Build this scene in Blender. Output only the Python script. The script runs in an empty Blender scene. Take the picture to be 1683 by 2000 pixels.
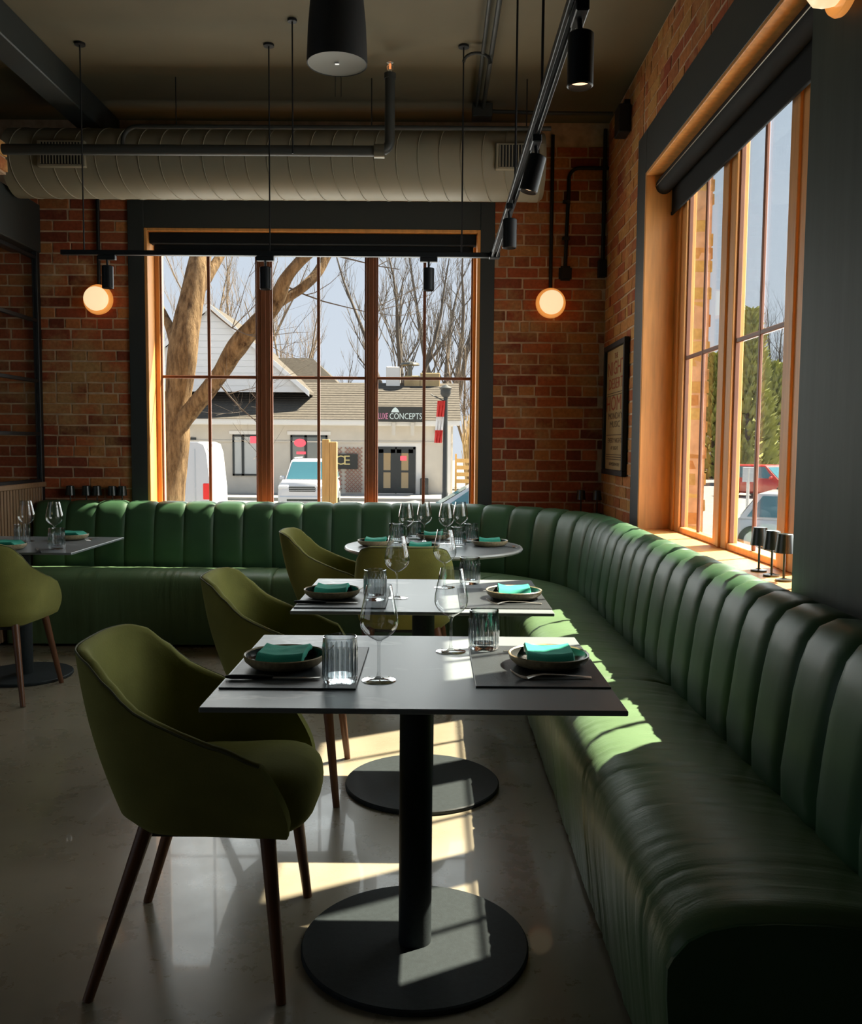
import bpy, bmesh, math, random
from math import sin, cos, pi, sqrt, radians
from mathutils import Vector, Matrix, noise
random.seed(7)
SC = bpy.context.scene
COL = SC.collection

# ------------------------------------------------------------------ camera
F_PX, W_PX, H_PX = 1750.0, 1683, 2000
CAM_Z = 1.3214
# rows: world X, Y, Z axes written in camera axes (x right, y down, z forward)
AX = ((0.999964, 0.007836, -0.003125), (0.003705, -0.0752, 0.997162), (0.007578, -0.997138, -0.075226))
cam_d = bpy.data.cameras.new('camera'); cam = bpy.data.objects.new('camera', cam_d); COL.objects.link(cam)
cam_d.sensor_fit = 'HORIZONTAL'; cam_d.sensor_width = 36.0; cam_d.lens = 36.0 * F_PX / W_PX
cam_d.clip_start = 0.05; cam_d.clip_end = 500
_m = Matrix.Identity(4)
for i in range(3):
    _m[i][0] = AX[i][0]; _m[i][1] = -AX[i][1]; _m[i][2] = -AX[i][2]
_m[2][3] = CAM_Z
cam.matrix_world = _m
SC.camera = cam

def at(x, y, Y):
    """point at depth Y that stands on the sight line of pixel (x, y): used for placing far things"""
    c = (x - W_PX / 2, y - H_PX / 2, F_PX)
    d = [sum(AX[i][k] * c[k] for k in range(3)) for i in range(3)]
    t = Y / d[1]
    return Vector((d[0] * t, Y, CAM_Z + d[2] * t))

# ------------------------------------------------------------------ world, sun, exposure
w = bpy.data.worlds.new('sky'); SC.world = w; w.use_nodes = True
nt = w.node_tree; nt.nodes.clear()
tc = nt.nodes.new('ShaderNodeTexCoord'); sp = nt.nodes.new('ShaderNodeSeparateXYZ')
mr = nt.nodes.new('ShaderNodeMapRange'); mr.inputs['From Min'].default_value = 0.0; mr.inputs['From Max'].default_value = 0.7
rp = nt.nodes.new('ShaderNodeValToRGB')
rp.color_ramp.elements[0].color = (0.74, 0.80, 0.88, 1); rp.color_ramp.elements[1].color = (0.46, 0.60, 0.80, 1)
bg = nt.nodes.new('ShaderNodeBackground'); bg.inputs['Strength'].default_value = 1.0
wo = nt.nodes.new('ShaderNodeOutputWorld')
L = nt.links.new
L(tc.outputs['Generated'], sp.inputs[0]); L(sp.outputs['Z'], mr.inputs['Value']); L(mr.outputs[0], rp.inputs[0])
L(rp.outputs[0], bg.inputs['Color']); L(bg.outputs[0], wo.inputs['Surface'])

sun_d = bpy.data.lights.new('sun', 'SUN'); sun = bpy.data.objects.new('sun', sun_d); COL.objects.link(sun)
sun_d.energy = 27.0; sun_d.color = (1.0, 0.89, 0.70); sun_d.angle = radians(0.7)
SUN_DIR = Vector((1.0, 0.56, 1.45)).normalized()
sun.rotation_euler = SUN_DIR.to_track_quat('Z', 'Y').to_euler(); sun.location = (8, 8, 12)

def skylight_fill(name, loc, aim, sx, sy, watts, col):
    """fill added to strengthen the skylight through a window: an area lamp standing just outside its glass"""
    d = bpy.data.lights.new(name, 'AREA'); d.shape = 'RECTANGLE'; d.size = sx; d.size_y = sy; d.energy = watts; d.color = col
    o = bpy.data.objects.new(name, d); COL.objects.link(o); o.location = loc
    o.rotation_euler = Vector(aim).to_track_quat('-Z', 'Z').to_euler(); return o
skylight_fill('added_fill_back_window', (-.86, 6.70, 1.80), (0, -1, 0), 2.3, 1.9, 46, (.95, .99, .95))  # added lamp, brightens the room beyond what the sky gives here
skylight_fill('added_fill_side_window', (1.55, 3.95, 1.85), (-1, 0, 0), 2.3, 1.9, 68, (.95, .99, .95))  # added lamp on top of the sun and sky through this window
skylight_fill('added_fill_left', (-5.35, .6, 1.75), (1, 0, 0), 4.4, 1.9, 3, (.92, .98, .96))  # added lamp for light assumed to come from unseen windows on the left

SC.view_settings.view_transform = 'Standard'; SC.view_settings.look = 'None'
SC.view_settings.gamma = 1.0; SC.view_settings.use_curve_mapping = False
SC.view_settings.exposure = 0.0
SC.cycles.max_bounces = 10; SC.cycles.diffuse_bounces = 5; SC.cycles.transparent_max_bounces = 24
SC.cycles.sample_clamp_indirect = 4.0
SC.cycles.caustics_reflective = False; SC.cycles.caustics_refractive = False

# ------------------------------------------------------------------ helpers
def tag(o, label=None, cat=None, group=None, kind=None):
    if label: o['label'] = label
    if cat: o['category'] = cat
    if group: o['group'] = group
    if kind: o['kind'] = kind
    return o

def thing(name, label, cat, loc=(0, 0, 0), rz=0.0, group=None):
    o = bpy.data.objects.new(name, None); COL.objects.link(o)
    o.location = loc; o.rotation_euler = (0, 0, rz); o.empty_display_size = 0.05
    return tag(o, label, cat, group)

class MB:
    def __init__(s): s.v = []; s.f = []; s.uv = {}
    def add(s, vs, fs):
        b = len(s.v); s.v += [tuple(p) for p in vs]; s.f += [tuple(i + b for i in f) for f in fs]; return s
    def box(s, x0, x1, y0, y1, z0, z1):
        return s.add([(x0, y0, z0), (x1, y0, z0), (x1, y1, z0), (x0, y1, z0), (x0, y0, z1), (x1, y0, z1), (x1, y1, z1), (x0, y1, z1)],
                     [(3, 2, 1, 0), (4, 5, 6, 7), (0, 1, 5, 4), (1, 2, 6, 5), (2, 3, 7, 6), (3, 0, 4, 7)])
    def bbox(s, x0, x1, y0, y1, z0, z1, b=0.004, seg=1):
        bm = bmesh.new(); bmesh.ops.create_cube(bm, size=1.0)
        for v in bm.verts: v.co = ((x0 + x1) / 2 + v.co.x * (x1 - x0), (y0 + y1) / 2 + v.co.y * (y1 - y0), (z0 + z1) / 2 + v.co.z * (z1 - z0))
        bmesh.ops.bevel(bm, geom=bm.edges[:], offset=b, segments=seg, affect='EDGES')
        bm.verts.index_update(); s.add([v.co[:] for v in bm.verts], [[v.index for v in f.verts] for f in bm.faces]); bm.free(); return s
    def cyl(s, p0, p1, r0, r1=None, n=16, cap=True): return s.tube([p0, p1], [r0, r0 if r1 is None else r1], n, cap)
    def tube(s, pts, r, n=10, cap=True):
        pts = [Vector(p) for p in pts]; k = len(pts); rs = r if isinstance(r, (list, tuple)) else [r] * k
        vs = []; u = None
        for i, p in enumerate(pts):
            t = (pts[min(i + 1, k - 1)] - pts[max(i - 1, 0)]).normalized()
            if u is None:
                u = t.orthogonal().normalized()
            else:
                u = u - t * u.dot(t); u = u.normalized() if u.length > 1e-6 else t.orthogonal().normalized()
            v2 = t.cross(u)
            for j in range(n):
                a = 2 * pi * j / n; vs.append(p + (u * cos(a) + v2 * sin(a)) * rs[i])
        fs = [(i * n + j, i * n + (j + 1) % n, (i + 1) * n + (j + 1) % n, (i + 1) * n + j) for i in range(k - 1) for j in range(n)]
        if cap: fs += [tuple(range(n - 1, -1, -1)), tuple((k - 1) * n + j for j in range(n))]
        return s.add(vs, fs)
    def lathe(s, prof, n=32, c=(0, 0, 0), cap0=False, cap1=False, mod=None):
        vs = []; k = len(prof)
        for i, (r, z) in enumerate(prof):
            for j in range(n):
                a = 2 * pi * j / n; rr = r * (mod(a, i) if mod else 1.0)
                vs.append((c[0] + rr * cos(a), c[1] + rr * sin(a), c[2] + z))
        fs = [(i * n + j, i * n + (j + 1) % n, (i + 1) * n + (j + 1) % n, (i + 1) * n + j) for i in range(k - 1) for j in range(n)]
        if cap0: fs.append(tuple(range(n - 1, -1, -1)))
        if cap1: fs.append(tuple((k - 1) * n + j for j in range(n)))
        return s.add(vs, fs)
    def prism(s, poly, a0, a1, axis='y'):
        """poly of (p, q): axis y -> (x, z); axis x -> (y, z); axis z -> (x, y)"""
        def P(p, q, a): return (p, a, q) if axis == 'y' else ((a, p, q) if axis == 'x' else (p, q, a))
        n = len(poly)
        return s.add([P(p, q, a0) for p, q in poly] + [P(p, q, a1) for p, q in poly],
                     [tuple(range(n)), tuple(range(2 * n - 1, n - 1, -1))] + [(i, n + i, n + (i + 1) % n, (i + 1) % n) for i in range(n)])
    def grid(s, fn, nu, nv, uvfn=None):
        b = len(s.v)
        for i in range(nu + 1):
            for j in range(nv + 1):
                if uvfn: s.uv[len(s.v)] = uvfn(i, j)
                s.v.append(tuple(fn(i, j)))
        s.f += [(b + i * (nv + 1) + j, b + (i + 1) * (nv + 1) + j, b + (i + 1) * (nv + 1) + j + 1, b + i * (nv + 1) + j + 1) for i in range(nu) for j in range(nv)]
        return s
    def build(s, name, m, parent=None, smooth=None, loc=None, fixn=True):
        me = bpy.data.meshes.new(name); me.from_pydata(s.v, [], s.f)
        if fixn:
            bm = bmesh.new(); bm.from_mesh(me); bmesh.ops.recalc_face_normals(bm, faces=bm.faces[:]); bm.to_mesh(me); bm.free()
        if s.uv:
            uv = me.uv_layers.new(name='UVMap')
            for l in me.loops: uv.data[l.index].uv = s.uv.get(l.vertex_index, (0, 0))
        me.materials.append(m)
        if smooth:
            me.polygons.foreach_set('use_smooth', [True] * len(me.polygons)); me.set_sharp_from_angle(angle=radians(smooth))
        me.update()
        o = bpy.data.objects.new(name, me); COL.objects.link(o)
        if parent: o.parent = parent
        if loc: o.location = loc
        return o

def copy_tree(o, parent=None):
    c = o.copy(); COL.objects.link(c)
    if parent: c.parent = parent
    for ch in list(o.children): copy_tree(ch, c)
    return c

def text_mesh(body, size, m, parent, mat4, name='lettering', ext=0.002, align='CENTER', sx=1.0):
    cu = bpy.data.curves.new('t', 'FONT'); cu.body = body; cu.size = size; cu.extrude = ext; cu.align_x = align; cu.align_y = 'CENTER'
    cu.resolution_u = 2
    to = bpy.data.objects.new('t', cu); COL.objects.link(to)
    me = bpy.data.meshes.new_from_object(to.evaluated_get(bpy.context.evaluated_depsgraph_get()))
    bpy.data.objects.remove(to); bpy.data.curves.remove(cu)
    me.transform(mat4 @ Matrix.Diagonal((sx, 1, 1, 1))); me.materials.clear(); me.materials.append(m)
    o = bpy.data.objects.new(name, me); COL.objects.link(o); o.parent = parent
    return o

# ------------------------------------------------------------------ materials
MATS = {}
def mat(name, col, rough=0.6, metal=0.0, spec=0.5, noise_amt=0.0, nscale=8.0, bump=0.0, bscale=60.0, emit=None, estr=0.0, coat=0.0, sheen=0.0, stretch=None):
    m = bpy.data.materials.new(name); m.use_nodes = True; t = m.node_tree; b = t.nodes['Principled BSDF']
    b.inputs['Base Color'].default_value = (*col, 1); b.inputs['Roughness'].default_value = rough; b.inputs['Metallic'].default_value = metal
    b.inputs['Specular IOR Level'].default_value = spec; b.inputs['Coat Weight'].default_value = coat; b.inputs['Sheen Weight'].default_value = sheen
    if sheen: b.inputs['Sheen Roughness'].default_value = 0.4; b.inputs['Sheen Tint'].default_value = (*[min(1, c * 3 + .1) for c in col], 1)
    g = t.nodes.new('ShaderNodeNewGeometry'); mp = t.nodes.new('ShaderNodeMapping'); t.links.new(g.outputs['Position'], mp.inputs[0])
    if stretch: mp.inputs['Scale'].default_value = stretch
    if noise_amt:
        n = t.nodes.new('ShaderNodeTexNoise'); n.inputs['Scale'].default_value = nscale; n.inputs['Detail'].default_value = 5
        t.links.new(mp.outputs[0], n.inputs['Vector'])
        r = t.nodes.new('ShaderNodeMapRange'); r.inputs['From Min'].default_value = .25; r.inputs['From Max'].default_value = .75
        r.inputs['To Min'].default_value = 1 - noise_amt; r.inputs['To Max'].default_value = 1 + noise_amt
        mx = t.nodes.new('ShaderNodeVectorMath'); mx.operation = 'SCALE'; mx.inputs[0].default_value = col
        t.links.new(n.outputs['Fac'], r.inputs['Value']); t.links.new(r.outputs[0], mx.inputs['Scale']); t.links.new(mx.outputs[0], b.inputs['Base Color'])
    if bump:
        n2 = t.nodes.new('ShaderNodeTexNoise'); n2.inputs['Scale'].default_value = bscale; n2.inputs['Detail'].default_value = 4
        t.links.new(mp.outputs[0], n2.inputs['Vector'])
        bp = t.nodes.new('ShaderNodeBump'); bp.inputs['Strength'].default_value = bump; bp.inputs['Distance'].default_value = 0.004
        t.links.new(n2.outputs['Fac'], bp.inputs['Height']); t.links.new(bp.outputs[0], b.inputs['Normal'])
    if emit: b.inputs['Emission Color'].default_value = (*emit, 1); b.inputs['Emission Strength'].default_value = estr
    MATS[name] = m; return m

def glass_mat(name, tint=(0.96, 0.97, 0.97), edge=(0.75, 0.8, 0.8), ior=1.45, rough=0.01, boost=1.0, pf=5.0, pe=3.0):
    m = bpy.data.materials.new(name); m.use_nodes = True; t = m.node_tree; t.nodes.clear()
    lw = t.nodes.new('ShaderNodeLayerWeight'); lw.inputs['Blend'].default_value = 0.5      # 1 - |cos|, the same on both sides of the wall
    pw = t.nodes.new('ShaderNodeMath'); pw.operation = 'POWER'; pw.inputs[1].default_value = pf
    f0 = ((ior - 1) / (ior + 1)) ** 2
    fr = t.nodes.new('ShaderNodeMath'); fr.operation = 'MULTIPLY_ADD'; fr.inputs[1].default_value = 1 - f0; fr.inputs[2].default_value = f0
    t.links.new(lw.outputs['Facing'], pw.inputs[0]); t.links.new(pw.outputs[0], fr.inputs[0])
    p3 = t.nodes.new('ShaderNodeMath'); p3.operation = 'POWER'; p3.inputs[1].default_value = pe; t.links.new(lw.outputs['Facing'], p3.inputs[0])
    mc = t.nodes.new('ShaderNodeMix'); mc.data_type = 'RGBA'; mc.inputs['A'].default_value = (*tint, 1); mc.inputs['B'].default_value = (*edge, 1)
    tr = t.nodes.new('ShaderNodeBsdfTransparent'); gl = t.nodes.new('ShaderNodeBsdfGlossy'); gl.inputs['Roughness'].default_value = rough
    mu = t.nodes.new('ShaderNodeMath'); mu.operation = 'MULTIPLY'; mu.inputs[1].default_value = boost; mu.use_clamp = True
    mx = t.nodes.new('ShaderNodeMixShader'); o = t.nodes.new('ShaderNodeOutputMaterial')
    t.links.new(p3.outputs[0], mc.inputs['Factor']); t.links.new(mc.outputs['Result'], tr.inputs['Color'])
    t.links.new(fr.outputs[0], mu.inputs[0]); t.links.new(mu.outputs[0], mx.inputs['Fac'])
    t.links.new(tr.outputs[0], mx.inputs[1]); t.links.new(gl.outputs[0], mx.inputs[2]); t.links.new(mx.outputs[0], o.inputs['Surface'])
    return m

def brick_mat(name, cols, smear, smear_amt, mortar=(0.30, 0.20, 0.12)):
    m = bpy.data.materials.new(name); m.use_nodes = True; t = m.node_tree; b = t.nodes['Principled BSDF']
    b.inputs['Roughness'].default_value = 0.9; b.inputs['Specular IOR Level'].default_value = 0.25
    oi = t.nodes.new('ShaderNodeObjectInfo'); cr = t.nodes.new('ShaderNodeValToRGB'); e = cr.color_ramp.elements
    e[0].position = 0; e[0].color = (*cols[0], 1); e[1].position = 1; e[1].color = (*cols[-1], 1)
    for i, c in enumerate(cols[1:-1]):
        x = e.new((i + 1) / (len(cols) - 1)); x.color = (*c, 1)
    t.links.new(oi.outputs['Random'], cr.inputs[0])
    g = t.nodes.new('ShaderNodeNewGeometry')
    n = t.nodes.new('ShaderNodeTexNoise'); n.inputs['Scale'].default_value = 2.6; n.inputs['Detail'].default_value = 6; n.inputs['Roughness'].default_value = .65
    t.links.new(g.outputs['Position'], n.inputs['Vector'])
    r = t.nodes.new('ShaderNodeMapRange'); r.inputs['From Min'].default_value = .5; r.inputs['From Max'].default_value = .66; r.inputs['To Max'].default_value = smear_amt
    t.links.new(n.outputs['Fac'], r.inputs['Value'])
    mx = t.nodes.new('ShaderNodeMix'); mx.data_type = 'RGBA'; mx.inputs['B'].default_value = (*smear, 1)
    t.links.new(cr.outputs[0], mx.inputs['A']); t.links.new(r.outputs[0], mx.inputs['Factor'])
    n2 = t.nodes.new('ShaderNodeTexNoise'); n2.inputs['Scale'].default_value = 45; n2.inputs['Detail'].default_value = 6
    t.links.new(g.outputs['Position'], n2.inputs['Vector'])
    r2 = t.nodes.new('ShaderNodeMapRange'); r2.inputs['To Min'].default_value = .55; r2.inputs['To Max'].default_value = 1.4
    t.links.new(n2.outputs['Fac'], r2.inputs['Value'])
    vm = t.nodes.new('ShaderNodeVectorMath'); vm.operation = 'SCALE'; t.links.new(mx.outputs['Result'], vm.inputs[0]); t.links.new(r2.outputs[0], vm.inputs['Scale'])
    t.links.new(vm.outputs[0], b.inputs['Base Color'])
    bp = t.nodes.new('ShaderNodeBump'); bp.inputs['Strength'].default_value = .6; bp.inputs['Distance'].default_value = .004
    t.links.new(n2.outputs['Fac'], bp.inputs['Height']); t.links.new(bp.outputs[0], b.inputs['Normal'])
    return m

def leather_mat(name, col, rough, uscale, vscale, strength):
    m = mat(name, col, rough, spec=0.28, coat=0.03); t = m.node_tree; b = t.nodes['Principled BSDF']
    b.inputs['Coat Roughness'].default_value = 0.25
    uv = t.nodes.new('ShaderNodeUVMap'); mp = t.nodes.new('ShaderNodeMapping'); mp.inputs['Scale'].default_value = (uscale, vscale, 1)
    n = t.nodes.new('ShaderNodeTexNoise'); n.inputs['Scale'].default_value = 1.0; n.inputs['Detail'].default_value = 4; n.inputs['Distortion'].default_value = .6
    g = t.nodes.new('ShaderNodeNewGeometry'); n3 = t.nodes.new('ShaderNodeTexNoise'); n3.inputs['Scale'].default_value = 220; n3.inputs['Detail'].default_value = 3
    ad = t.nodes.new('ShaderNodeMath'); ad.operation = 'MULTIPLY_ADD'; ad.inputs[1].default_value = 0.06
    bp = t.nodes.new('ShaderNodeBump'); bp.inputs['Strength'].default_value = strength; bp.inputs['Distance'].default_value = .012
    t.links.new(uv.outputs[0], mp.inputs[0]); t.links.new(mp.outputs[0], n.inputs['Vector']); t.links.new(g.outputs['Position'], n3.inputs['Vector'])
    t.links.new(n3.outputs['Fac'], ad.inputs[0]); t.links.new(n.outputs['Fac'], ad.inputs[2]); t.links.new(ad.outputs[0], bp.inputs['Height']); t.links.new(bp.outputs[0], b.inputs['Normal'])
    n4 = t.nodes.new('ShaderNodeTexNoise'); n4.inputs['Scale'].default_value = 3.5; n4.inputs['Detail'].default_value = 5; t.links.new(g.outputs['Position'], n4.inputs['Vector'])
    r = t.nodes.new('ShaderNodeMapRange'); r.inputs['To Min'].default_value = .65; r.inputs['To Max'].default_value = 1.4; t.links.new(n4.outputs['Fac'], r.inputs['Value'])
    vm = t.nodes.new('ShaderNodeVectorMath'); vm.operation = 'SCALE'; vm.inputs[0].default_value = col; t.links.new(r.outputs[0], vm.inputs['Scale']); t.links.new(vm.outputs[0], b.inputs['Base Color'])
    return m

def slate_mat():
    m = mat('slate_top', (0.18, 0.205, 0.215), 0.36, spec=0.5); t = m.node_tree; b = t.nodes['Principled BSDF']
    tcn = t.nodes.new('ShaderNodeTexCoord'); mp = t.nodes.new('ShaderNodeMapping'); mp.inputs['Rotation'].default_value = (0, 0, radians(-28)); mp.inputs['Scale'].default_value = (1, 2.2, 1)
    n = t.nodes.new('ShaderNodeTexNoise'); n.inputs['Scale'].default_value = 1.6; n.inputs['Detail'].default_value = 5; n.inputs['Roughness'].default_value = .55
    cr = t.nodes.new('ShaderNodeValToRGB'); e = cr.color_ramp.elements
    e[0].position = .478; e[0].color = (0, 0, 0, 1); e[1].position = .522; e[1].color = (0, 0, 0, 1); x = e.new(.5); x.color = (1, 1, 1, 1)
    n2 = t.nodes.new('ShaderNodeTexNoise'); n2.inputs['Scale'].default_value = 2.3
    r2 = t.nodes.new('ShaderNodeMapRange'); r2.inputs['From Min'].default_value = .44; r2.inputs['From Max'].default_value = .6
    mu = t.nodes.new('ShaderNodeMath'); mu.operation = 'MULTIPLY'
    mx = t.nodes.new('ShaderNodeMix'); mx.data_type = 'RGBA'; mx.inputs['A'].default_value = (0.18, 0.205, 0.215, 1); mx.inputs['B'].default_value = (.65, .66, .65, 1)
    t.links.new(tcn.outputs['Object'], mp.inputs[0]); t.links.new(mp.outputs[0], n.inputs['Vector']); t.links.new(tcn.outputs['Object'], n2.inputs['Vector'])
    t.links.new(n.outputs['Fac'], cr.inputs[0]); t.links.new(n2.outputs['Fac'], r2.inputs['Value']); t.links.new(cr.outputs[0], mu.inputs[0]); t.links.new(r2.outputs[0], mu.inputs[1])
    t.links.new(mu.outputs[0], mx.inputs['Factor']); t.links.new(mx.outputs['Result'], b.inputs['Base Color'])
    return m

def floor_mat():
    m = mat('polished_concrete', (0.17, 0.155, 0.125), 0.28, spec=0.9, coat=.25); t = m.node_tree; b = t.nodes['Principled BSDF']
    g = t.nodes.new('ShaderNodeNewGeometry')
    n = t.nodes.new('ShaderNodeTexNoise'); n.inputs['Scale'].default_value = 1.4; n.inputs['Detail'].default_value = 9; n.inputs['Roughness'].default_value = .62
    n2 = t.nodes.new('ShaderNodeTexNoise'); n2.inputs['Scale'].default_value = 5.5; n2.inputs['Detail'].default_value = 8; n2.inputs['Roughness'].default_value = .7
    cr = t.nodes.new('ShaderNodeValToRGB'); e = cr.color_ramp.elements
    e[0].position = .25; e[0].color = (.20, .17, .115, 1); e[1].position = .75; e[1].color = (.33, .285, .205, 1)
    r = t.nodes.new('ShaderNodeMapRange'); r.inputs['From Min'].default_value = .66; r.inputs['From Max'].default_value = .80; r.inputs['To Max'].default_value = .6
    mx = t.nodes.new('ShaderNodeMix'); mx.data_type = 'RGBA'; mx.inputs['B'].default_value = (.07, .064, .055, 1)
    rr = t.nodes.new('ShaderNodeMapRange'); rr.inputs['To Min'].default_value = .16; rr.inputs['To Max'].default_value = .42
    t.links.new(g.outputs['Position'], n.inputs['Vector']); t.links.new(g.outputs['Position'], n2.inputs['Vector'])
    t.links.new(n.outputs['Fac'], cr.inputs[0]); t.links.new(n2.outputs['Fac'], r.inputs['Value']); t.links.new(cr.outputs[0], mx.inputs['A']); t.links.new(r.outputs[0], mx.inputs['Factor'])
    t.links.new(mx.outputs['Result'], b.inputs['Base Color']); t.links.new(n2.outputs['Fac'], rr.inputs['Value']); t.links.new(rr.outputs[0], b.inputs['Roughness'])
    bp = t.nodes.new('ShaderNodeBump'); bp.inputs['Strength'].default_value = .05; bp.inputs['Distance'].default_value = .004
    t.links.new(n2.outputs['Fac'], bp.inputs['Height']); t.links.new(bp.outputs[0], b.inputs['Normal'])
    return m

def bark_mat():
    m = mat('bark', (.30, .22, .13), .95, spec=.1); t = m.node_tree; b = t.nodes['Principled BSDF']
    g = t.nodes.new('ShaderNodeNewGeometry'); mp = t.nodes.new('ShaderNodeMapping'); mp.inputs['Scale'].default_value = (9, 9, 2.2); mp.inputs['Rotation'].default_value = (0, radians(18), 0)
    n = t.nodes.new('ShaderNodeTexNoise'); n.inputs['Scale'].default_value = 2.0; n.inputs['Detail'].default_value = 8; n.inputs['Roughness'].default_value = .7
    cr = t.nodes.new('ShaderNodeValToRGB'); e = cr.color_ramp.elements; e[0].position = .32; e[0].color = (.06, .035, .02, 1); e[1].position = .62; e[1].color = (.32, .22, .12, 1)
    bp = t.nodes.new('ShaderNodeBump'); bp.inputs['Strength'].default_value = 1; bp.inputs['Distance'].default_value = .05
    t.links.new(g.outputs['Position'], mp.inputs[0]); t.links.new(mp.outputs[0], n.inputs['Vector']); t.links.new(n.outputs['Fac'], cr.inputs[0])
    t.links.new(cr.outputs[0], b.inputs['Base Color']); t.links.new(n.outputs['Fac'], bp.inputs['Height']); t.links.new(bp.outputs[0], b.inputs['Normal'])
    return m

M_floor = floor_mat()
M_ceil = mat('ceiling_paint', (.125, .106, .062), .8, noise_amt=.12, nscale=2)
M_dark = mat('dark_paint', (.024, .029, .028), .55, bump=.08, bscale=90)
M_pillar = mat('pillar_paint', (.046, .058, .048), .6, spec=.25, bump=.12, bscale=40, stretch=(1, 1, .08), noise_amt=.15, nscale=18)
M_mortar = mat('mortar', (.52, .36, .23), .95, noise_amt=.3, nscale=14, bump=.5)
M_brick = brick_mat('brick_red', [(.13, .032, .018), (.36, .08, .032), (.46, .13, .045), (.27, .06, .028), (.47, .19, .06), (.40, .105, .04), (.19, .045, .025)], (.45, .27, .11), .8)
M_brick2 = brick_mat('brick_warm', [(.46, .15, .05), (.50, .23, .07), (.36, .09, .035), (.52, .27, .085), (.42, .17, .055), (.32, .075, .035)], (.52, .31, .11), .85)
M_buff = brick_mat('brick_buff', [(.45, .33, .11), (.52, .40, .15), (.42, .30, .12), (.40, .17, .07), (.50, .37, .13)], (.5, .4, .18), .5)
M_wood = mat('cedar', (.70, .31, .085), .5, noise_amt=.18, nscale=6, bump=.08, bscale=30, stretch=(6, 6, .6))
M_mullion = mat('shade_toned_cedar', (.19, .065, .026), .5, noise_amt=.2, nscale=6, stretch=(6, 6, .6))  # cedar colour darkened to hold the backlit shade on the back window's mullions
M_muntin = mat('muntin_wood', (.17, .055, .022), .5, noise_amt=.15, nscale=10)
M_black = mat('black_metal', (.010, .011, .012), .5, metal=.0, spec=.35)
M_blackm = mat('black_matte', (.010, .011, .012), .7)
M_blind = mat('blind_fabric', (.009, .011, .012), .8, spec=.2)
M_spot = mat('spot_black', (.009, .011, .013), .42, spec=.22)
M_pipe = mat('painted_pipe', (.035, .037, .033), .55, spec=.35)
M_duct = mat('painted_duct', (.25, .225, .16), .55, noise_amt=.06, nscale=4)
M_steel = mat('galvanised_steel', (.16, .15, .12), .35, metal=.7)
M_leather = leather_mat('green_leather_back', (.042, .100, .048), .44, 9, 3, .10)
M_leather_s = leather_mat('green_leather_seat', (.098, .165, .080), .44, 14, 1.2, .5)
M_velvet = mat('olive_velvet', (.20, .20, .055), .9, spec=.2, sheen=.25, noise_amt=.25, nscale=5, bump=.15, bscale=160)
M_piping = mat('olive_piping', (.11, .115, .05), .7)
M_walnut = mat('walnut', (.14, .055, .022), .42, noise_amt=.25, nscale=9, stretch=(5, 5, .5))
M_slate = slate_mat()
M_round = mat('pale_edge_band', (.42, .43, .42), .28, noise_amt=.08)
M_base = mat('table_base_iron', (.015, .021, .023), .6, spec=.3, noise_amt=.2, nscale=60, bump=.1, bscale=300)
M_mat = mat('placemat_leather', (.024, .029, .032), .42, bump=.15, bscale=250)
M_plate = mat('stoneware', (.36, .29, .17), .35, noise_amt=.3, nscale=90)
M_plate_in = mat('stoneware_glaze', (.035, .036, .035), .22)
M_napkin = mat('teal_napkin', (.014, .29, .20), .85, sheen=.2, bump=.2, bscale=400)
M_steelp = mat('cutlery_steel', (.72, .70, .66), .34, metal=1.0)
M_glass = glass_mat('drinking_glass', (.965, .972, .972), (.52, .58, .60), 1.5, .02, 2.6)
M_tumbler = glass_mat('tumbler_glass', (.945, .96, .965), (.22, .28, .31), 1.5, .03, 2.4, 3.2, 1.3)
M_flute = glass_mat('fluted_glass', (.86, .89, .9), (.16, .21, .23), 1.5, .03, 2.2, 2.6, 1.0)
M_pane = glass_mat('window_glass', (.985, .99, .988), (.85, .9, .89), 1.35, .003, .8)
M_lampshade = mat('lampshade_black', (.012, .02, .019), .3, spec=.6)
M_diff = mat('lamp_diffuser', (.5, .4, .28), .4, emit=(1.0, .76, .43), estr=.95)
M_amber = mat('amber_glass', (.6, .28, .07), .25, emit=(1.0, .36, .08), estr=.55)
M_spotlit = mat('spot_lens', (.9, .7, .5), .3, emit=(1.0, .66, .42), estr=1.6)
M_grille = mat('speaker_cloth', (.22, .22, .20), .9)
M_slat = mat('slat_wood', (.26, .155, .085), .55, noise_amt=.2, nscale=12, stretch=(6, 6, .5))
M_paper = mat('poster_paper', (.42, .30, .14), .8, noise_amt=.12, nscale=6)
M_inkred = mat('poster_red_ink', (.30, .06, .02), .8)
M_inkdark = mat('poster_dark_ink', (.10, .055, .025), .8)
# outdoors
M_asphalt = mat('asphalt', (.20, .195, .19), .9, noise_amt=.15, nscale=2)
M_walk = mat('pavement_concrete', (.30, .29, .27), .9, noise_amt=.08, nscale=3)
M_stucco = mat('stucco', (.62, .57, .49), .9, noise_amt=.06, nscale=2)
M_siding = mat('white_siding', (.78, .78, .78), .8)
M_trimw = mat('white_trim', (.78, .76, .72), .7)
M_shingle = mat('shingle_brown', (.072, .062, .048), .95, noise_amt=.35, nscale=6, bump=.6, bscale=14, stretch=(1, 1, 5))
M_winframe = mat('shop_window_frame', (.03, .035, .035), .5)
M_wingl = mat('shop_window_glass', (.16, .18, .17), .08, spec=.8)
M_blindsw = mat('shop_blinds', (.55, .56, .54), .7)
M_doorgl = mat('shop_door_glass', (.36, .26, .13), .15, spec=.8)
M_neon = mat('neon_red', (.8, .05, .08), .4, emit=(1, .12, .15), estr=.9)
M_signbk = mat('sign_black', (.035, .035, .03), .6)
M_pink = mat('sign_pink', (.7, .25, .4), .6, emit=(.7, .25, .4), estr=.12)
M_pale = mat('sign_pale', (.7, .8, .78), .6)
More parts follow.
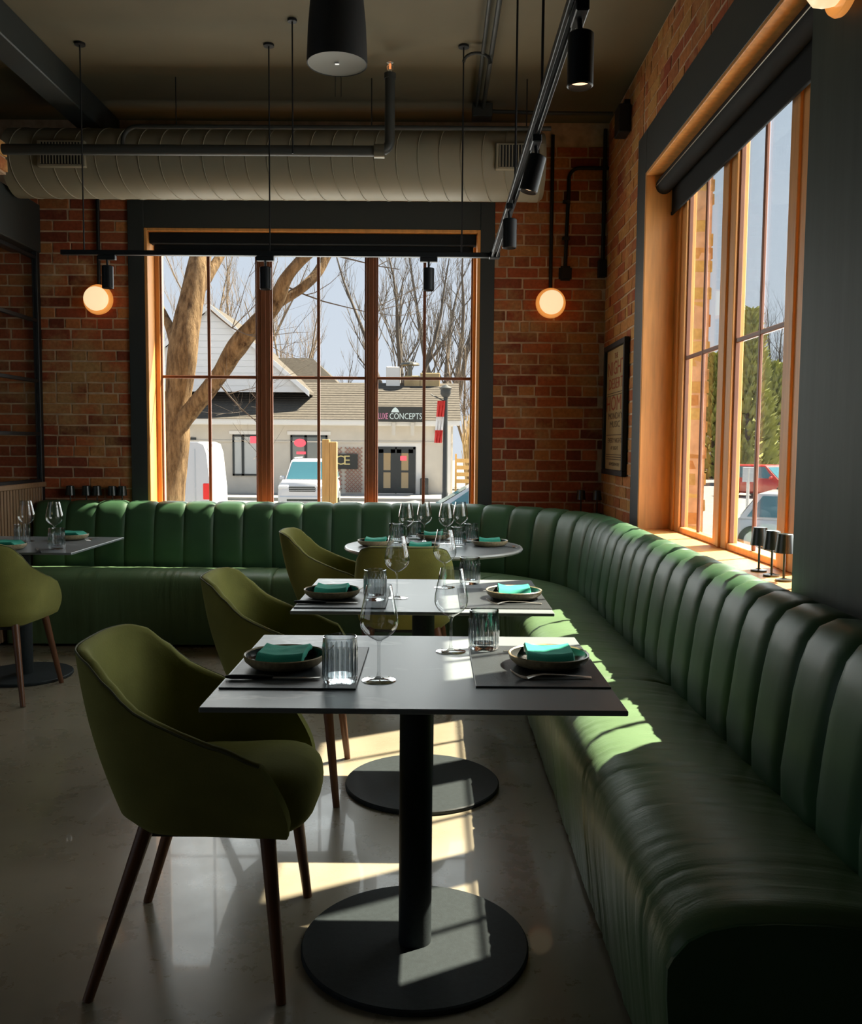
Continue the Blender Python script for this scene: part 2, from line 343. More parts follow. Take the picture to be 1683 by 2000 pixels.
M_gold = mat('sign_gold', (.75, .6, .25), .5)
M_white = mat('car_white', (.60, .61, .63), .25, coat=.5)
M_silver = mat('car_silver', (.50, .54, .57), .25, metal=.4, coat=.5)
M_redcar = mat('car_red', (.55, .035, .02), .25, coat=.5)
M_carglass = mat('car_glass', (.05, .16, .20), .05, spec=.9)
M_tyre = mat('tyre', (.02, .02, .02), .8)
M_tail = mat('tail_light', (.7, .02, .015), .3, emit=(.8, .03, .02), estr=.25)
M_head = mat('head_light', (.7, .72, .74), .1)
M_lumber = mat('lumber', (.46, .30, .12), .8, noise_amt=.2, nscale=8, stretch=(8, 8, .4))
M_bark = bark_mat()
M_twig = mat('grey_bark', (.105, .088, .072), .95)
M_twig2 = mat('pale_twigs', (.22, .165, .11), .95)
M_green = mat('evergreen_foliage', (.27, .28, .07), .9, noise_amt=.4, nscale=3)
M_flagred = mat('flag_red', (.65, .05, .04), .8)
M_flagwhite = mat('flag_white', (.78, .76, .74), .8)
M_lattice = mat('lattice_red', (.38, .20, .15), .8)
M_tan = mat('dry_hedge', (.42, .31, .16), .95, noise_amt=.3, nscale=1.2)

# ------------------------------------------------------------------ room shell
WX, WY, CZ = 1.195, 6.40, 3.55
RY0, LX = -3.6, -5.2                                  # rear wall, far left wall
WT = 0.42                                             # wall thickness
W1 = dict(x0=-2.04, x1=.312, z0=.82, z1=2.815)        # back opening
W2 = dict(y0=2.72, y1=5.15, z0=.82, z1=2.847)         # right opening

fl = tag(MB().box(LX - .3, WX + WT, RY0 - .3, WY + WT, -.12, 0).build('floor', M_floor), 'grey polished concrete floor with worn dark stains', kind='structure')
ce = tag(MB().box(LX - .3, WX + WT, RY0 - .3, WY + WT, CZ, CZ + .2).build('ceiling', M_ceil), 'dark painted flat ceiling', kind='structure')
b = MB()
b.box(LX - .3, W1['x0'], WY, WY + WT, 0, CZ).box(W1['x1'], WX + WT, WY, WY + WT, 0, CZ).box(W1['x0'], W1['x1'], WY, WY + WT, 0, W1['z0']).box(W1['x0'], W1['x1'], WY, WY + WT, W1['z1'], CZ)
wall_back = tag(b.build('wall_back', M_mortar), 'old red brick back wall with pale mortar', kind='structure')
b = MB()
b.box(WX, WX + .355, W2['y1'], WY, 0, CZ).box(WX, WX + WT, RY0, W2['y0'], 0, CZ).box(WX, WX + WT, W2['y0'], W2['y1'], 0, W2['z0']).box(WX, WX + WT, W2['y0'], W2['y1'], 3.05, CZ)
wall_right = tag(b.build('wall_right', M_mortar), 'warm brick right wall around the tall side window', kind='structure')
tag(MB().box(LX - .3, LX, RY0, -1.7, 0, CZ).box(LX - .3, LX, 2.9, WY, 0, CZ).box(LX - .3, LX, -1.7, 2.9, 0, .75).box(LX - .3, LX, -1.7, 2.9, 2.8, CZ).build('wall_left', M_dark), 'dark painted far left wall', kind='structure')  # opening added for the assumed left window
tag(MB().box(LX - .3, WX + WT, RY0 - .3, RY0, 0, CZ).build('wall_front', M_dark), 'dark painted wall behind the viewer', kind='structure')

BR_L, BR_H, CRS = .205, .0645, .075
def brick_mesh(seed, L_=1.0):
    rnd = random.Random(seed); bm = bmesh.new(); bmesh.ops.create_cube(bm, size=1.0)
    bmesh.ops.bevel(bm, geom=[e for e in bm.edges if any(v.co.y < 0 for v in e.verts)], offset=.035, segments=1, affect='EDGES')
    for v in bm.verts:
        v.co.x += rnd.uniform(-.012, .012); v.co.z += rnd.uniform(-.03, .03); v.co.y += rnd.uniform(-.03, .03)
    me = bpy.data.meshes.new('brick'); bm.to_mesh(me); bm.free(); return me
BRICKS = {m.name: [brick_mesh(i) for i in range(5)] for m in (M_brick, M_brick2, M_buff)}
for m in (M_brick, M_brick2, M_buff):
    for me in BRICKS[m.name]: me.materials.append(m)
def lay(parent, m, plane, pos, u0, u1, z0, z1, proud=.0035, seed=1, flip=1):
    """running bond between u0..u1, courses from z0; plane 'y': faces -Y at y=pos; plane 'x': faces -X at x=pos"""
    rnd = random.Random(seed); row = 0; z = z0
    while z + CRS <= z1 + .02:
        u = u0 - (0 if row % 2 else .5) * (BR_L + .011) * 1.0
        if row % 6 == 5: u = u0 - .03
        while u < u1 - .02:
            ln = BR_L * (.5 if (row % 6 == 5) else 1.0) * rnd.uniform(.97, 1.03)
            if rnd.random() < .1: ln *= .55
            a, c = max(u, u0), min(u + ln, u1)
            if c - a > .03:
                o = bpy.data.objects.new('brick', rnd.choice(BRICKS[m.name])); COL.objects.link(o); o.parent = parent
                pr = proud + rnd.uniform(-.002, .0025); d = .05
                o.scale = (c - a, d, BR_H * rnd.uniform(.96, 1.04))
                cu, cz_ = (a + c) / 2, z + CRS / 2 + rnd.uniform(-.0015, .0015)
                if plane == 'y': o.location = (cu, pos - pr + d / 2, cz_)
                else: o.location = (pos - pr + d / 2, cu, cz_); o.rotation_euler = (0, 0, -pi / 2)
            u += ln + .011
        z += CRS; row += 1
lay(wall_back, M_brick, 'y', WY, -3.22, -2.12, .84, 3.05, seed=3)
lay(wall_back, M_brick, 'y', WY, .40, WX - .003, .84, 3.4, seed=5)
lay(wall_right, M_brick2, 'x', WX, 5.33, WY - .012, .84, CZ, seed=8)
lay(wall_right, M_brick2, 'x', WX, 3.3, 5.30, 3.09, CZ, seed=11)
lay(wall_right, M_buff, 'y', W2['y1'] + .03, 1.43, WX + .365, .72, 3.0, proud=.03, seed=4)

# beams, pillar, soffits
tag(MB().bbox(-2.36, -2.2, -2.0, WY, 3.37, CZ, .006).build('trim_1', M_dark), 'dark painted ceiling beam running towards the back wall', kind='structure')
tag(MB().bbox(-2.98, -2.77, 4.2, WY - .001, 2.64, 2.97, .006).build('trim_2', M_dark), 'dark box header over the glazed screen', kind='structure')
tag(MB().bbox(1.10, WX, 1.0, 2.735, 0, CZ, .004).build('trim_3', M_pillar), 'dark green panelled pier beside the side window', kind='structure')
t4 = tag(MB().box(-2.85, -2.60, 4.6, 5.54, 2.925, 3.115).build('trim_4', M_mortar), 'short brick lintel high on the left', kind='structure')
for k in range(2):
    y = 4.70
    while y < 5.5:
        o = bpy.data.objects.new('brick', BRICKS['brick_warm'][k]); COL.objects.link(o); o.parent = t4
        o.scale = (.2, .05, .075); o.location = (-2.611, y + .1, 2.975 + k * .09); o.rotation_euler = (0, 0, pi / 2); y += .212

# ------------------------------------------------------------------ windows
def window_unit(name, label, U0, U1, Z0, Z1, lights, casing, map_, depth, zmun, M_mull=None):
    """map_(u, d, z): u along the wall, d depth outwards from the wall face"""
    root = bpy.data.objects.new(name, None); COL.objects.link(root); tag(root, label, kind='structure')
    def bx(nm, m, u0, u1, d0, d1, z0, z1, bev=.003):
        p, q = map_(u0, d0, z0), map_(u1, d1, z1); lo = [min(a, c) for a, c in zip(p, q)]; hi = [max(a, c) for a, c in zip(p, q)]
        mb = MB()
        (mb.bbox(lo[0], hi[0], lo[1], hi[1], lo[2], hi[2], bev) if bev else mb.box(lo[0], hi[0], lo[1], hi[1], lo[2], hi[2]))
        return mb.build(nm, m, root)
    cl, cr_, ch = casing
    bx('casing', M_dark, U0 - cl, U0, -.022, .0, .5, Z1 + ch); bx('casing', M_dark, U1, U1 + cr_, -.022, .0, .5, Z1 + ch); bx('casing', M_dark, U0, U1, -.022, .0, Z1, Z1 + ch)
    t = .022
    bx('jamb_lining', M_wood, U0, U0 + t, -.024, depth + .05, Z0, Z1); bx('jamb_lining', M_wood, U1 - t, U1, -.024, depth + .05, Z0, Z1)
    bx('head_lining', M_wood, U0 + t, U1 - t, -.024, depth + .05, Z1 - t, Z1); bx('sill', M_wood, U0 + t, U1 - t, -.02, depth + .05, Z0, Z0 + .028)
    z0, z1 = Z0 + .028, Z1 - t
    bx('top_rail', M_wood, U0 + t, U1 - t, depth, depth + .05, z1 - .05, z1)
    for i, (a, c) in enumerate(lights):          # glass openings
        bx('bottom_rail', M_wood, a, c, depth, depth + .045, z0, z0 + .03)
        mid = (a + c) / 2
        for (p0, p1) in ((a, mid - .011), (mid + .011, c)):
            for (q0, q1) in ((z0 + .03, zmun - .010), (zmun + .010, z1 - .05)):
                bx('pane', M_pane, p0, p1, depth + .024, depth + .028, q0, q1, 0)
        bx('muntin', M_muntin, mid - .011, mid + .011, depth + .010, depth + .024, z0 + .03, z1 - .05)
        bx('muntin', M_muntin, a, c, depth + .011, depth + .024, zmun - .011, zmun + .011)
        for s_, e in ((a, 1), (c, -1)):          # thin glazing beads beside the glass
            bx('glazing_bead', M_muntin, min(s_, s_ + e * .012), max(s_, s_ + e * .012), depth + .008, depth + .03, z0 + .03, z1 - .05)
    edges = [U0 + t] + [e for l in lights for e in l] + [U1 - t]
    for i in range(0, len(edges), 2):
        a, c = edges[i], edges[i + 1]
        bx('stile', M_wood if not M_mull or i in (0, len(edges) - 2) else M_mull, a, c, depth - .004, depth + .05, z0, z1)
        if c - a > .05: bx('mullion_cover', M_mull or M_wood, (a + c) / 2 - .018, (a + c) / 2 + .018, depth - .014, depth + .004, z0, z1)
    return root
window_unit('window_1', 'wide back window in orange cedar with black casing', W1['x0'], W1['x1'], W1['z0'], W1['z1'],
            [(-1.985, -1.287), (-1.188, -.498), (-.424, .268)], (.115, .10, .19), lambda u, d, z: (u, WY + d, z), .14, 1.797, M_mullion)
window_unit('window_2', 'tall side window in orange cedar with black casing', W2['y0'], W2['y1'], W2['z0'], W2['z1'],
            [(2.80, 3.33), (3.51, 4.115), (4.315, 4.925)], (.12, .21, .24), lambda u, d, z: (WX + d, u, z), .155, 1.80)

window_unit('window_3_assumed', 'assumed wide cedar window, added out of view in the far left wall', -1.7, 2.9, .75, 2.8, [(-1.6, -.6), (-.5, .5), (.6, 1.6), (1.7, 2.8)], (.12, .12, .15), lambda u, d, z: (LX - d, u, z), .14, 1.8)  # assumed unseen window, added so the left fill lamp has an opening

def roller_blind(label, p0, p1, axis):
    o = thing('roller_blind', label, 'roller blind', p0)
    ln = (Vector(p1) - Vector(p0)).length
    M = Matrix.Rotation(pi / 2, 4, 'Z') if axis == 'y' else Matrix.Identity(4)
    def put(mb, nm, m, sm=None):
        mb.v = [tuple(M @ Vector(v)) for v in mb.v]; return mb.build(nm, m, o, smooth=sm)
    return o, ln, put
o, ln, put = roller_blind('black roller blind rolled up at the top of the back window', (-2.012, WY + .05, 2.79), (.285, WY + .05, 2.79), 'x')
put(MB().bbox(0, ln, -.04, .03, -.075, 0, .004), 'cassette', M_blind)
put(MB().box(.02, ln - .02, .012, .015, -.115, -.06), 'fabric', M_blind)
put(MB().bbox(.02, ln - .02, .006, .022, -.132, -.105, .003), 'hem_bar', M_blind)
o, ln, put = roller_blind('long black roller blind under the head of the side window', (WX + .075, 2.75, 2.82), (WX + .075, 5.125, 2.82), 'y')
put(MB().tube([(0, 0, -.05), (ln, 0, -.05)], .047, 20), 'roll', M_blind, 40)
put(MB().tube([(0, .046, -.055), (ln, .046, -.055)], .003, 6), 'edge_strip', M_steel)
put(MB().box(.01, ln - .01, -.046, -.043, -.20, -.05), 'fabric', M_blind)
put(MB().bbox(.01, ln - .01, -.052, -.038, -.215, -.195, .003), 'hem_bar', M_blind)

# ------------------------------------------------------------------ glazed screen on the left with slatted half wall
o = thing('glazed_screen', 'black steel glazed screen above a slatted wood half wall at far left', 'partition', (-2.80, 5.45, 0))
MB().bbox(-.02, .02, .90, .945, .9, 2.64, .003).build('post', M_black, o)
MB().bbox(-.02, .02, -.95, -.905, .9, 2.64, .003).build('post', M_black, o)
for z in (1.045, 1.375, 1.745, 2.165, 2.60):
    MB().bbox(-.014, .014, -.905, .90, z - .012, z + .012, .002).build('glazing_bar', M_black, o)
MB().box(-.003, .003, -.905, .90, 1.05, 2.6).build('pane', M_pane, o)
MB().bbox(-.03, .03, -.95, .945, 1.0, 1.035, .004).build('top_rail', M_slat, o)
MB().box(-.02, .0, -.95, .945, 0, 1.0).build('backing_board', M_blackm, o)
y = -.94
sl = None
while y < .93:
    if sl is None: sl = MB().bbox(0, .018, -.014, .014, .02, 1.0, .003).build('slat', M_slat, o, loc=(0, y, 0))
    else:
        c = sl.copy(); COL.objects.link(c); c.location = (0, y, 0)
    y += .043

# ------------------------------------------------------------------ duct, pipes, conduits on the ceiling
o = thing('air_duct', 'big round painted air duct hung along the top of the back wall', 'duct', (0, 5.98, 3.125))
MB().tube([(-2.74, 0, 0), (.62, 0, 0)], .215, 48).build('body', M_duct, o, smooth=40)
MB().tube([(.60, 0, 0), (.66, 0, 0), (.69, 0, 0)], [.219, .219, .20], 48).build('end_cap', M_duct, o, smooth=30)
x = -2.62
rm = None
while x < .55:
    if rm is None:
        ring = [(.065 * cos(2 * pi * i / 40), .2155 * cos(2 * pi * i / 40), .2155 * sin(2 * pi * i / 40)) for i in range(41)]
        rm = MB().tube(ring, .0042, 5, False).build('seam', M_duct, o, smooth=60, loc=(x, 0, 0))
    else:
        c = rm.copy(); COL.objects.link(c); c.location = (x, 0, 0)
    x += .135
for gx in (-2.35, .52):
    g = MB().bbox(gx - .15, gx + .15, -.235, -.17, -.085, .075, .004).build('register', M_duct, o)
    lv = None
    for k in range(14):
        xx = gx - .125 + k * .0192
        if lv is None: lv = MB().box(-.003, .003, -.243, -.233, -.07, .06).build('louvre', M_duct, g, loc=(xx, 0, 0))
        else:
            c = lv.copy(); COL.objects.link(c); c.location = (xx, 0, 0)
    MB().box(gx - .13, gx + .13, -.2375, -.2352, -.072, .062).build('opening', M_blackm, g)
for hx in (-1.14,): pass

o = thing('sprinkler_pipe', 'black sprinkler pipe turning up to an orange bulb head', 'pipe', (0, 5.3, 3.0))
MB().tube([(-2.5, 0, 0), (-.345, 0, .003)], .030, 16).build('pipe', M_pipe, o, smooth=40)
MB().tube([(-.36, 0, .003), (-.30, 0, .003)], .040, 14).tube([(-.345, -.045, .003), (-.345, .045, .003)], .012, 8).build('coupling', M_steel, o, smooth=40)
el = [(-.31, 0, .003)] + [(-.325 + .055 * sin(a), 0, .06 - .055 * cos(a)) for a in [radians(q) for q in range(10, 91, 16)]] + [(-.27, 0, .42)]
MB().tube(el, .029, 16).build('riser', M_pipe, o, smooth=40)
MB().tube([(-.27, 0, .405), (-.27, 0, .435)], .034, 14).build('cap', M_pipe, o, smooth=40)
h = MB().tube([(-.27, 0, .435), (-.27, 0, .455)], .012, 10).tube([(-.285, 0, .455), (-.288, 0, .475), (-.27, 0, .495), (-.252, 0, .475), (-.255, 0, .455)], .004, 6).lathe([(.02, .495), (.02, .498)], 12, (-.27, 0, 0), True, True).build('sprinkler_head', M_steelp, o, smooth=40)
MB().tube([(-.27, 0, .458), (-.27, 0, .49)], .007, 8).build('glass_bulb', mat('bulb_orange', (.8, .2, .05), .1, emit=(1, .35, .12), estr=.8), h, smooth=40)

cp = [(-1.93, 5.66, 3.10)] + [(-1.93 + .09 * (1 - cos(a)), 5.66, 3.165 + .09 * sin(a)) for a in [radians(q) for q in range(0, 91, 15)]] + [(.7, 5.66, 3.258)]
o = thing('conduit', 'thin black conduit running in front of the duct top with a bend at its left', 'conduit', (0, 0, 0))
MB().tube(cp, .014, 10).build('pipe', M_pipe, o, smooth=40)
for x in (-1.6, -.4, .55): MB().tube([(x, 5.66, 3.27), (x, 5.66, CZ)], .004, 6).build('hanger', M_black, o)
o = thing('ceiling_conduit', 'dark conduit along the ceiling ending in a square junction box', 'conduit', (.30, 0, 3.50))
MB().tube([(0.01, 1.5, 0), (0, 6.0, 0)], .014, 10).build('pipe', M_pipe, o, smooth=40)
MB().tube([(-.045, 1.5, .01), (-.045, 6.0, .01)], .011, 10).build('pipe', M_pipe, o, smooth=40)
MB().bbox(-.07, .06, 5.98, 6.10, -.055, .03, .004).build('junction_box', M_pipe, o)
MB().tube([(.05, 6.05, 0), (.4, 6.05, -.01), (.85, 6.05, -.01)], .013, 8).build('side_pipe', M_pipe, o, smooth=40)
tag(MB().tube([(.147, 5.2, 3.46)] + [(.147 + .075 - .075 * cos(a), 5.2, 3.46 + .05 * sin(a)) for a in [radians(q) for q in range(20, 161, 20)]] + [(.30, 5.2, 3.45)], .009, 8).build('flexible_cable', M_pipe, smooth=60), 'short looped grey cable from track rod to ceiling conduit', 'cable')

# suspended lighting track (L shape) with rods
TZ, TX, TY = 2.397, .334, 5.20
o = thing('light_track', 'black suspended lighting track turning a corner near the back window', 'light track', (0, 0, TZ))
MB().bbox(-2.135, TX + .018, TY - .018, TY + .018, -.013, .013, .002).build('cross_track', M_spot, o)
b = MB().bbox(TX - .019, TX - .007, -1.5, TY - .018, -.015, .013, .002).bbox(TX + .007, TX + .019, -1.5, TY - .018, -.015, .013, .002).box(TX - .008, TX + .008, -1.5, TY - .018, .004, .013)
b.build('long_track', M_spot, o)
MB().bbox(TX - .03, TX + .03, TY - .03, TY + .03, -.017, .017, .003).build('corner_joint', M_spot, o)
for (rx, ry) in ((-2.005, TY), (-.945, TY), (.147, TY), (TX, 3.9), (TX, 2.95), (TX, 1.6)):
    MB().tube([(rx, ry, .012), (rx, ry, CZ - TZ - .008)], .0045, 6).build('rod', M_black, o, smooth=60)
    MB().lathe([(.03, CZ - TZ - .012), (.03, CZ - TZ)], 14, (rx, ry, 0), True, True).build('ceiling_rose', M_black, o)
o = thing('hanger_rod', 'thin black hanger rod dropping from the ceiling to the pipe', 'rod', (-.766, 4.9, 0))
MB().tube([(0, 0, 2.86), (0, 0, CZ - .01)], .0045, 6).build('rod', M_black, o, smooth=60)
MB().lathe([(.025, CZ - .014), (.025, CZ)], 12, (0, 0, 0), True, True).build('ceiling_rose', M_black, o)
for i, (px, ) in enumerate(((-.005,), (.03,))):
    pass

def spot(x, y, tilt, rz, label):
    s = thing('track_spotlight', label, 'spotlight', (x, y, TZ), rz, 'track spotlights')
    MB().bbox(-.016, .016, -.05, .05, -.04, -.014, .003).build('adapter', M_spot, s)
    MB().tube([(0, 0, -.04), (.004, 0, -.085)], .0065, 8).build('stem', M_spot, s, smooth=60)
    R = Matrix.Rotation(tilt, 4, 'Y')
    def T(mb):
        mb.v = [tuple(R @ Vector(v) + Vector((.004, 0, -.085))) for v in mb.v]; return mb
    hd = T(MB().lathe([(.0, .012), (.029, .012), (.032, .009), (.032, -.112), (.0285, -.115), (.027, -.10)], 28)).build('can', M_spot, s, smooth=40)
    T(MB().lathe([(.027, -.10), (.0, -.098)], 24)).build('lens', M_spotlit, hd)
    return s
spot(TX + .012, 2.27, .0, 0, 'near black can spotlight, largest, hanging from the long track')
spot(TX + .01, 3.20, .25, 0, 'tilted black can spotlight, second along the long track')
spot(TX - .01, 4.08, .0, 0, 'black can spotlight nearest the corner of the track')
spot(-1.875, TY, .0, pi / 2, 'black can spotlight in front of the left brick, beside the glowing sconce')
spot(-.972, TY, .0, pi / 2, 'black can spotlight in front of the window mullion')
spot(-.040, TY, .0, pi / 2, 'black can spotlight hanging at the right half of the back window')

o = thing('pendant_speaker', 'large black pendant speaker with a pale round grille underneath', 'speaker', (-.389, 3.6, 2.79))
MB().lathe([(.105, .008), (.117, .0), (.1175, .02), (.112, .14), (.102, .25), (.088, .33), (.06, .37), (0, .38)], 48).build('body', M_blackm, o, smooth=40)
g = MB().lathe([(0, .006), (.108, .006), (.113, .002)], 48).build('grille', M_grille, o, smooth=40)
MB().box(-.008, .008, -.006, .006, .001, .0065).build('badge', M_white, g)
MB().tube([(0, 0, .37), (0, 0, CZ - 2.79)], .004, 6).build('cable', M_black, o)
MB().lathe([(.05, CZ - 2.79 - .02), (.05, CZ - 2.79)], 16, (0, 0, 0), True, True).build('ceiling_rose', M_black, o)
o = thing('hanging_wire', 'pair of very thin wires hanging behind the pendant speaker', 'wire', (-.60, 5.45, 0))
MB().tube([(0, 0, 3.36), (.0, 0, CZ)], .002, 5).build('wire', M_black, o); MB().tube([(.035, 0, 3.36), (.035, 0, 3.47), (0, 0, CZ)], .002, 5).build('wire', M_black, o)
for k, x in enumerate((-1.47, -1.27)):
    o = thing('recessed_downlight', ('left' if k == 0 else 'right') + ' one of two small ceiling downlights at the top edge', 'downlight', (x, 4.56, CZ - .012), 0, 'ceiling downlights')
    MB().lathe([(.05, .012), (.052, .0), (.04, .002)], 20).build('ring', M_black, o, smooth=40)
    MB().lathe([(.04, .003), (0, .003)], 20).build('lens', M_spotlit, o)

# ------------------------------------------------------------------ wall lamps
def sconce(loc, rz, label, pipe_top=None):
    s = thing('wall_sconce', label, 'wall lamp', loc, rz, 'glowing round wall sconces')
    R = Matrix.Rotation(pi / 2, 4, 'X')         # lathe axis -> -Y
    def T(mb): mb.v = [tuple(R @ Vector(v)) for v in mb.v]; return mb
    T(MB().lathe([(.05, .0), (.05, .02)], 28, (0, 0, 0), True, True)).build('back_plate', M_black, s, smooth=40)
    T(MB().lathe([(.09, .02), (.103, .026), (.105, .035), (.100, .046), (.08, .05), (.0, .05)], 72)).build('amber_dish', M_amber, s, smooth=40)
    T(MB().lathe([(.078, .05), (.083, .075), (.081, .095), (.066, .112), (.036, .121), (0, .124)], 72)).build('diffuser', M_diff, s, smooth=60)
    if pipe_top: MB().tube([(0, -.012, .045), (0, -.012, pipe_top[0])] + pipe_top[1], .0125, 10).build('conduit', M_black, s, smooth=50)
    return s
sconce((-2.36, WY - .008, 2.315), 0, 'glowing round wall sconce on the brick left of the back window', (.72, []))
sconce((.805, WY - .008, 2.312), 0, 'glowing round wall sconce on the brick right of the back window', (1.15, []))
sconce((1.10, 2.455, 2.563), -pi / 2, 'amber round wall sconce high on the dark pier, cut by the top edge')
o = thing('wall_conduit', 'black wall conduit bending down to a round box right of the sconce', 'conduit', (.905, WY - .022, 0))
MB().tube([(.3, 0, 3.24), (.09, 0, 3.24)] + [(.09 - .075 * sin(a), 0, 3.165 + .075 * cos(a)) for a in [radians(q) for q in range(15, 91, 15)]] + [(.015, 0, 3.1), (.0, 0, 2.57)], .0125, 10).build('pipe', M_black, o, smooth=50)
MB().bbox(-.045, .045, -.025, .012, 2.47, 2.57, .012, 2).build('box', M_black, o)
for z in (2.75, 3.0): MB().bbox(-.025, .025, -.017, .012, z, z + .02, .002).build('clip', M_black, o)
o = thing('corner_conduit', 'dark conduit in the brick corner with a small square box', 'conduit', (WX - .03, WY - .03, 0))
MB().tube([(0, 0, 2.6), (0, 0, 3.5)], .014, 10).build('pipe', M_black, o, smooth=50)
MB().bbox(-.035, .02, -.035, .012, 2.49, 2.61, .004).build('box', M_black, o)
o = thing('wall_speaker', 'small black box speaker high on the right brick wall', 'speaker', (WX - .012, 5.72, 3.30))
MB().bbox(-.07, .005, -.07, .07, -.06, .11, .006).build('body', M_black, o)
MB().bbox(-.03, .008, -.03, .03, .11, .15, .003).build('bracket', M_black, o)

def table_lamp(loc, label, group):
    s = thing('table_lamp', label, 'lamp', loc, 0, group)
    MB().lathe([(.029, 0), (.030, .006), (.01, .010)], 24, (0, 0, 0), True).build('base', M_lampshade, s, smooth=40)
    MB().tube([(0, 0, .008), (0, 0, .155)], .0045, 8).build('stem', M_lampshade, s, smooth=60)
    MB().lathe([(.003, .166), (.024, .168), (.0262, .166), (.0335, .100), (.0315, .101), (.024, .163)], 28).build('shade', M_lampshade, s, smooth=40)
    return s
for k, (x, l) in enumerate(((-2.585, 'small dark table lamp farthest left on the ledge behind the left banquette'), (-2.47, 'small green table lamp, second from left behind the banquette'),
                            (-2.395, 'small dark table lamp, third from left behind the banquette'), (-2.285, 'small table lamp, fourth from left behind the left banquette'), (-2.215, 'small table lamp closest to the window casing behind the left banquette'))):
    table_lamp((x, WY - .046, .8425), l, 'table lamps on the left ledge')
for k, (x, y) in enumerate(((1.035, 6.30), (1.14, 6.26))):
    table_lamp((x, y, .842), ('left' if k == 0 else 'right') + ' of two dark table lamps in the brick corner behind the banquette', 'table lamps in the corner')
for k, (y, l) in enumerate(((3.395, 'black table lamp, farthest of three on the side window sill'), (3.265, 'black table lamp, middle of three on the side window sill'), (3.15, 'black table lamp, nearest of three, beside the dark pier'))):
    table_lamp((1.24, y, .849), l, 'table lamps on the window sill')

# framed poster
o = thing('framed_poster', 'tall black framed poster of old red and brown lettering on the right brick', 'poster', (WX - .008, 5.88, 1.56))
pw, ph = .335, .43
for (a, b_, c, d) in ((-pw, pw, ph - .035, ph), (-pw, pw, -ph, -ph + .035)): MB().bbox(-.03, 0, a, b_, c, d, .003).build('frame', M_black, o)
for s_ in (-1, 1): MB().bbox(-.03, 0, min(s_ * pw, s_ * (pw - .035)), max(s_ * pw, s_ * (pw - .035)), -ph + .035, ph - .035, .003).build('frame', M_black, o)
pp = MB().box(-.010, -.006, -pw + .03, pw - .03, -ph + .03, ph - .03).build('sheet', M_paper, o)
TM = Matrix.Translation((-.0105, 0, 0)) @ Matrix.Rotation(-pi / 2, 4, 'Z') @ Matrix.Rotation(pi / 2, 4, 'X')
for (txt, z, s_, m, sx) in (('THE', .345, .05, M_inkred, 1.2), ('NIGHT', .265, .13, M_inkred, 1.35), ('DESERT', .165, .10, M_inkred, 1.35), ('HOME', .035, .14, M_inkred, 1.55), ('MONDAY', -.045, .06, M_inkdark, 1.7),
                            ('MUSIC', -.10, .06, M_inkdark, 1.9), ('EVERY NIGHT', -.205, .045, M_inkdark, 1.6), ('AT EIGHT', -.255, .035, M_inkdark, 1.6), ('ADMISSION FREE', -.36, .03, M_inkdark, 1.5)):
    text_mesh(txt, s_, m, pp, Matrix.Translation((0, 0, z)) @ TM, sx=sx, ext=.0006)
for z in (.105, .09, -.17, -.30, -.315, -.33): MB().box(-.0112, -.0098, -pw + .06, pw - .06, z, z + .005).build('rule', M_inkdark, pp)

# ------------------------------------------------------------------ banquette
BX, BY, BR = .86, 6.10, 1.0                      # inner faces of the back, corner radius
S1 = BX - BR - (-2.75); S2 = S1 + BR * pi / 2
def path(s):
    if s < S1: return (-2.75 + s, BY), (0, 1)
    if s < S2:
        a = pi / 2 - (s - S1) / BR; return (BX - BR + BR * cos(a), BY - BR + BR * sin(a)), (cos(a), sin(a))
    return (BX, BY - BR - (s - S2)), (1, 0)
bq = thing('banquette', 'long green leather corner banquette with channel tufted back', 'sofa', (0, 0, 0))
PROF = [(.02, .43), (.0, .46), (.0, .54), (.010, .64), (.022, .73), (.036, .80), (.052, .85), (.078, .885), (.115, .901), (.155, .900), (.19, .885), (.212, .855), (.216, .80)]
NRM = []
for i in range(len(PROF)):
    a, c = PROF[max(i - 1, 0)], PROF[min(i + 1, len(PROF) - 1)]
    t = Vector((c[0] - a[0], c[1] - a[1])).normalized(); NRM.append((-t.y, t.x))
CH_W, S_END = .2032, .22 + 37 * .2032
def channel(s0, s1, k):
    rnd = random.Random(k); mb = MB(); nu, nv = 12, len(PROF) - 1; bul = .015 + rnd.uniform(-.002, .002)
    def fn(i, j):
        u = -1 + 2 * i / nu; u = math.copysign(abs(u) ** .6, u)
        s = (s0 + s1) / 2 + u * (s1 - s0) / 2; (x, y), n = path(s)
        d, z = PROF[j]; bb = bul * (1 - abs(u) ** 5) + (rnd.uniform(-.0012, .0012))
        if j <= 1: bb *= .6
        d += NRM[j][0] * bb; z += NRM[j][1] * bb
        return (x + n[0] * d, y + n[1] * d, z)
    mb.grid(fn, nu, nv, lambda i, j: ((s0 + (s1 - s0) * i / nu), j * .07))
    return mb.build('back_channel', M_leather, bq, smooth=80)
channel(0, .22, 0)
for k in range(37): channel(.22 + k * CH_W, .22 + (k + 1) * CH_W, k + 1)
SEATP = [(-.04, .44), (-.01, .462), (.06, .478), (.15, .488), (.24, .491), (.31, .487), (.36, .476), (.398, .456), (.424, .425), (.434, .385), (.434, .33), (.428, .25), (.418, .16), (.408, .07), (.404, .02)]
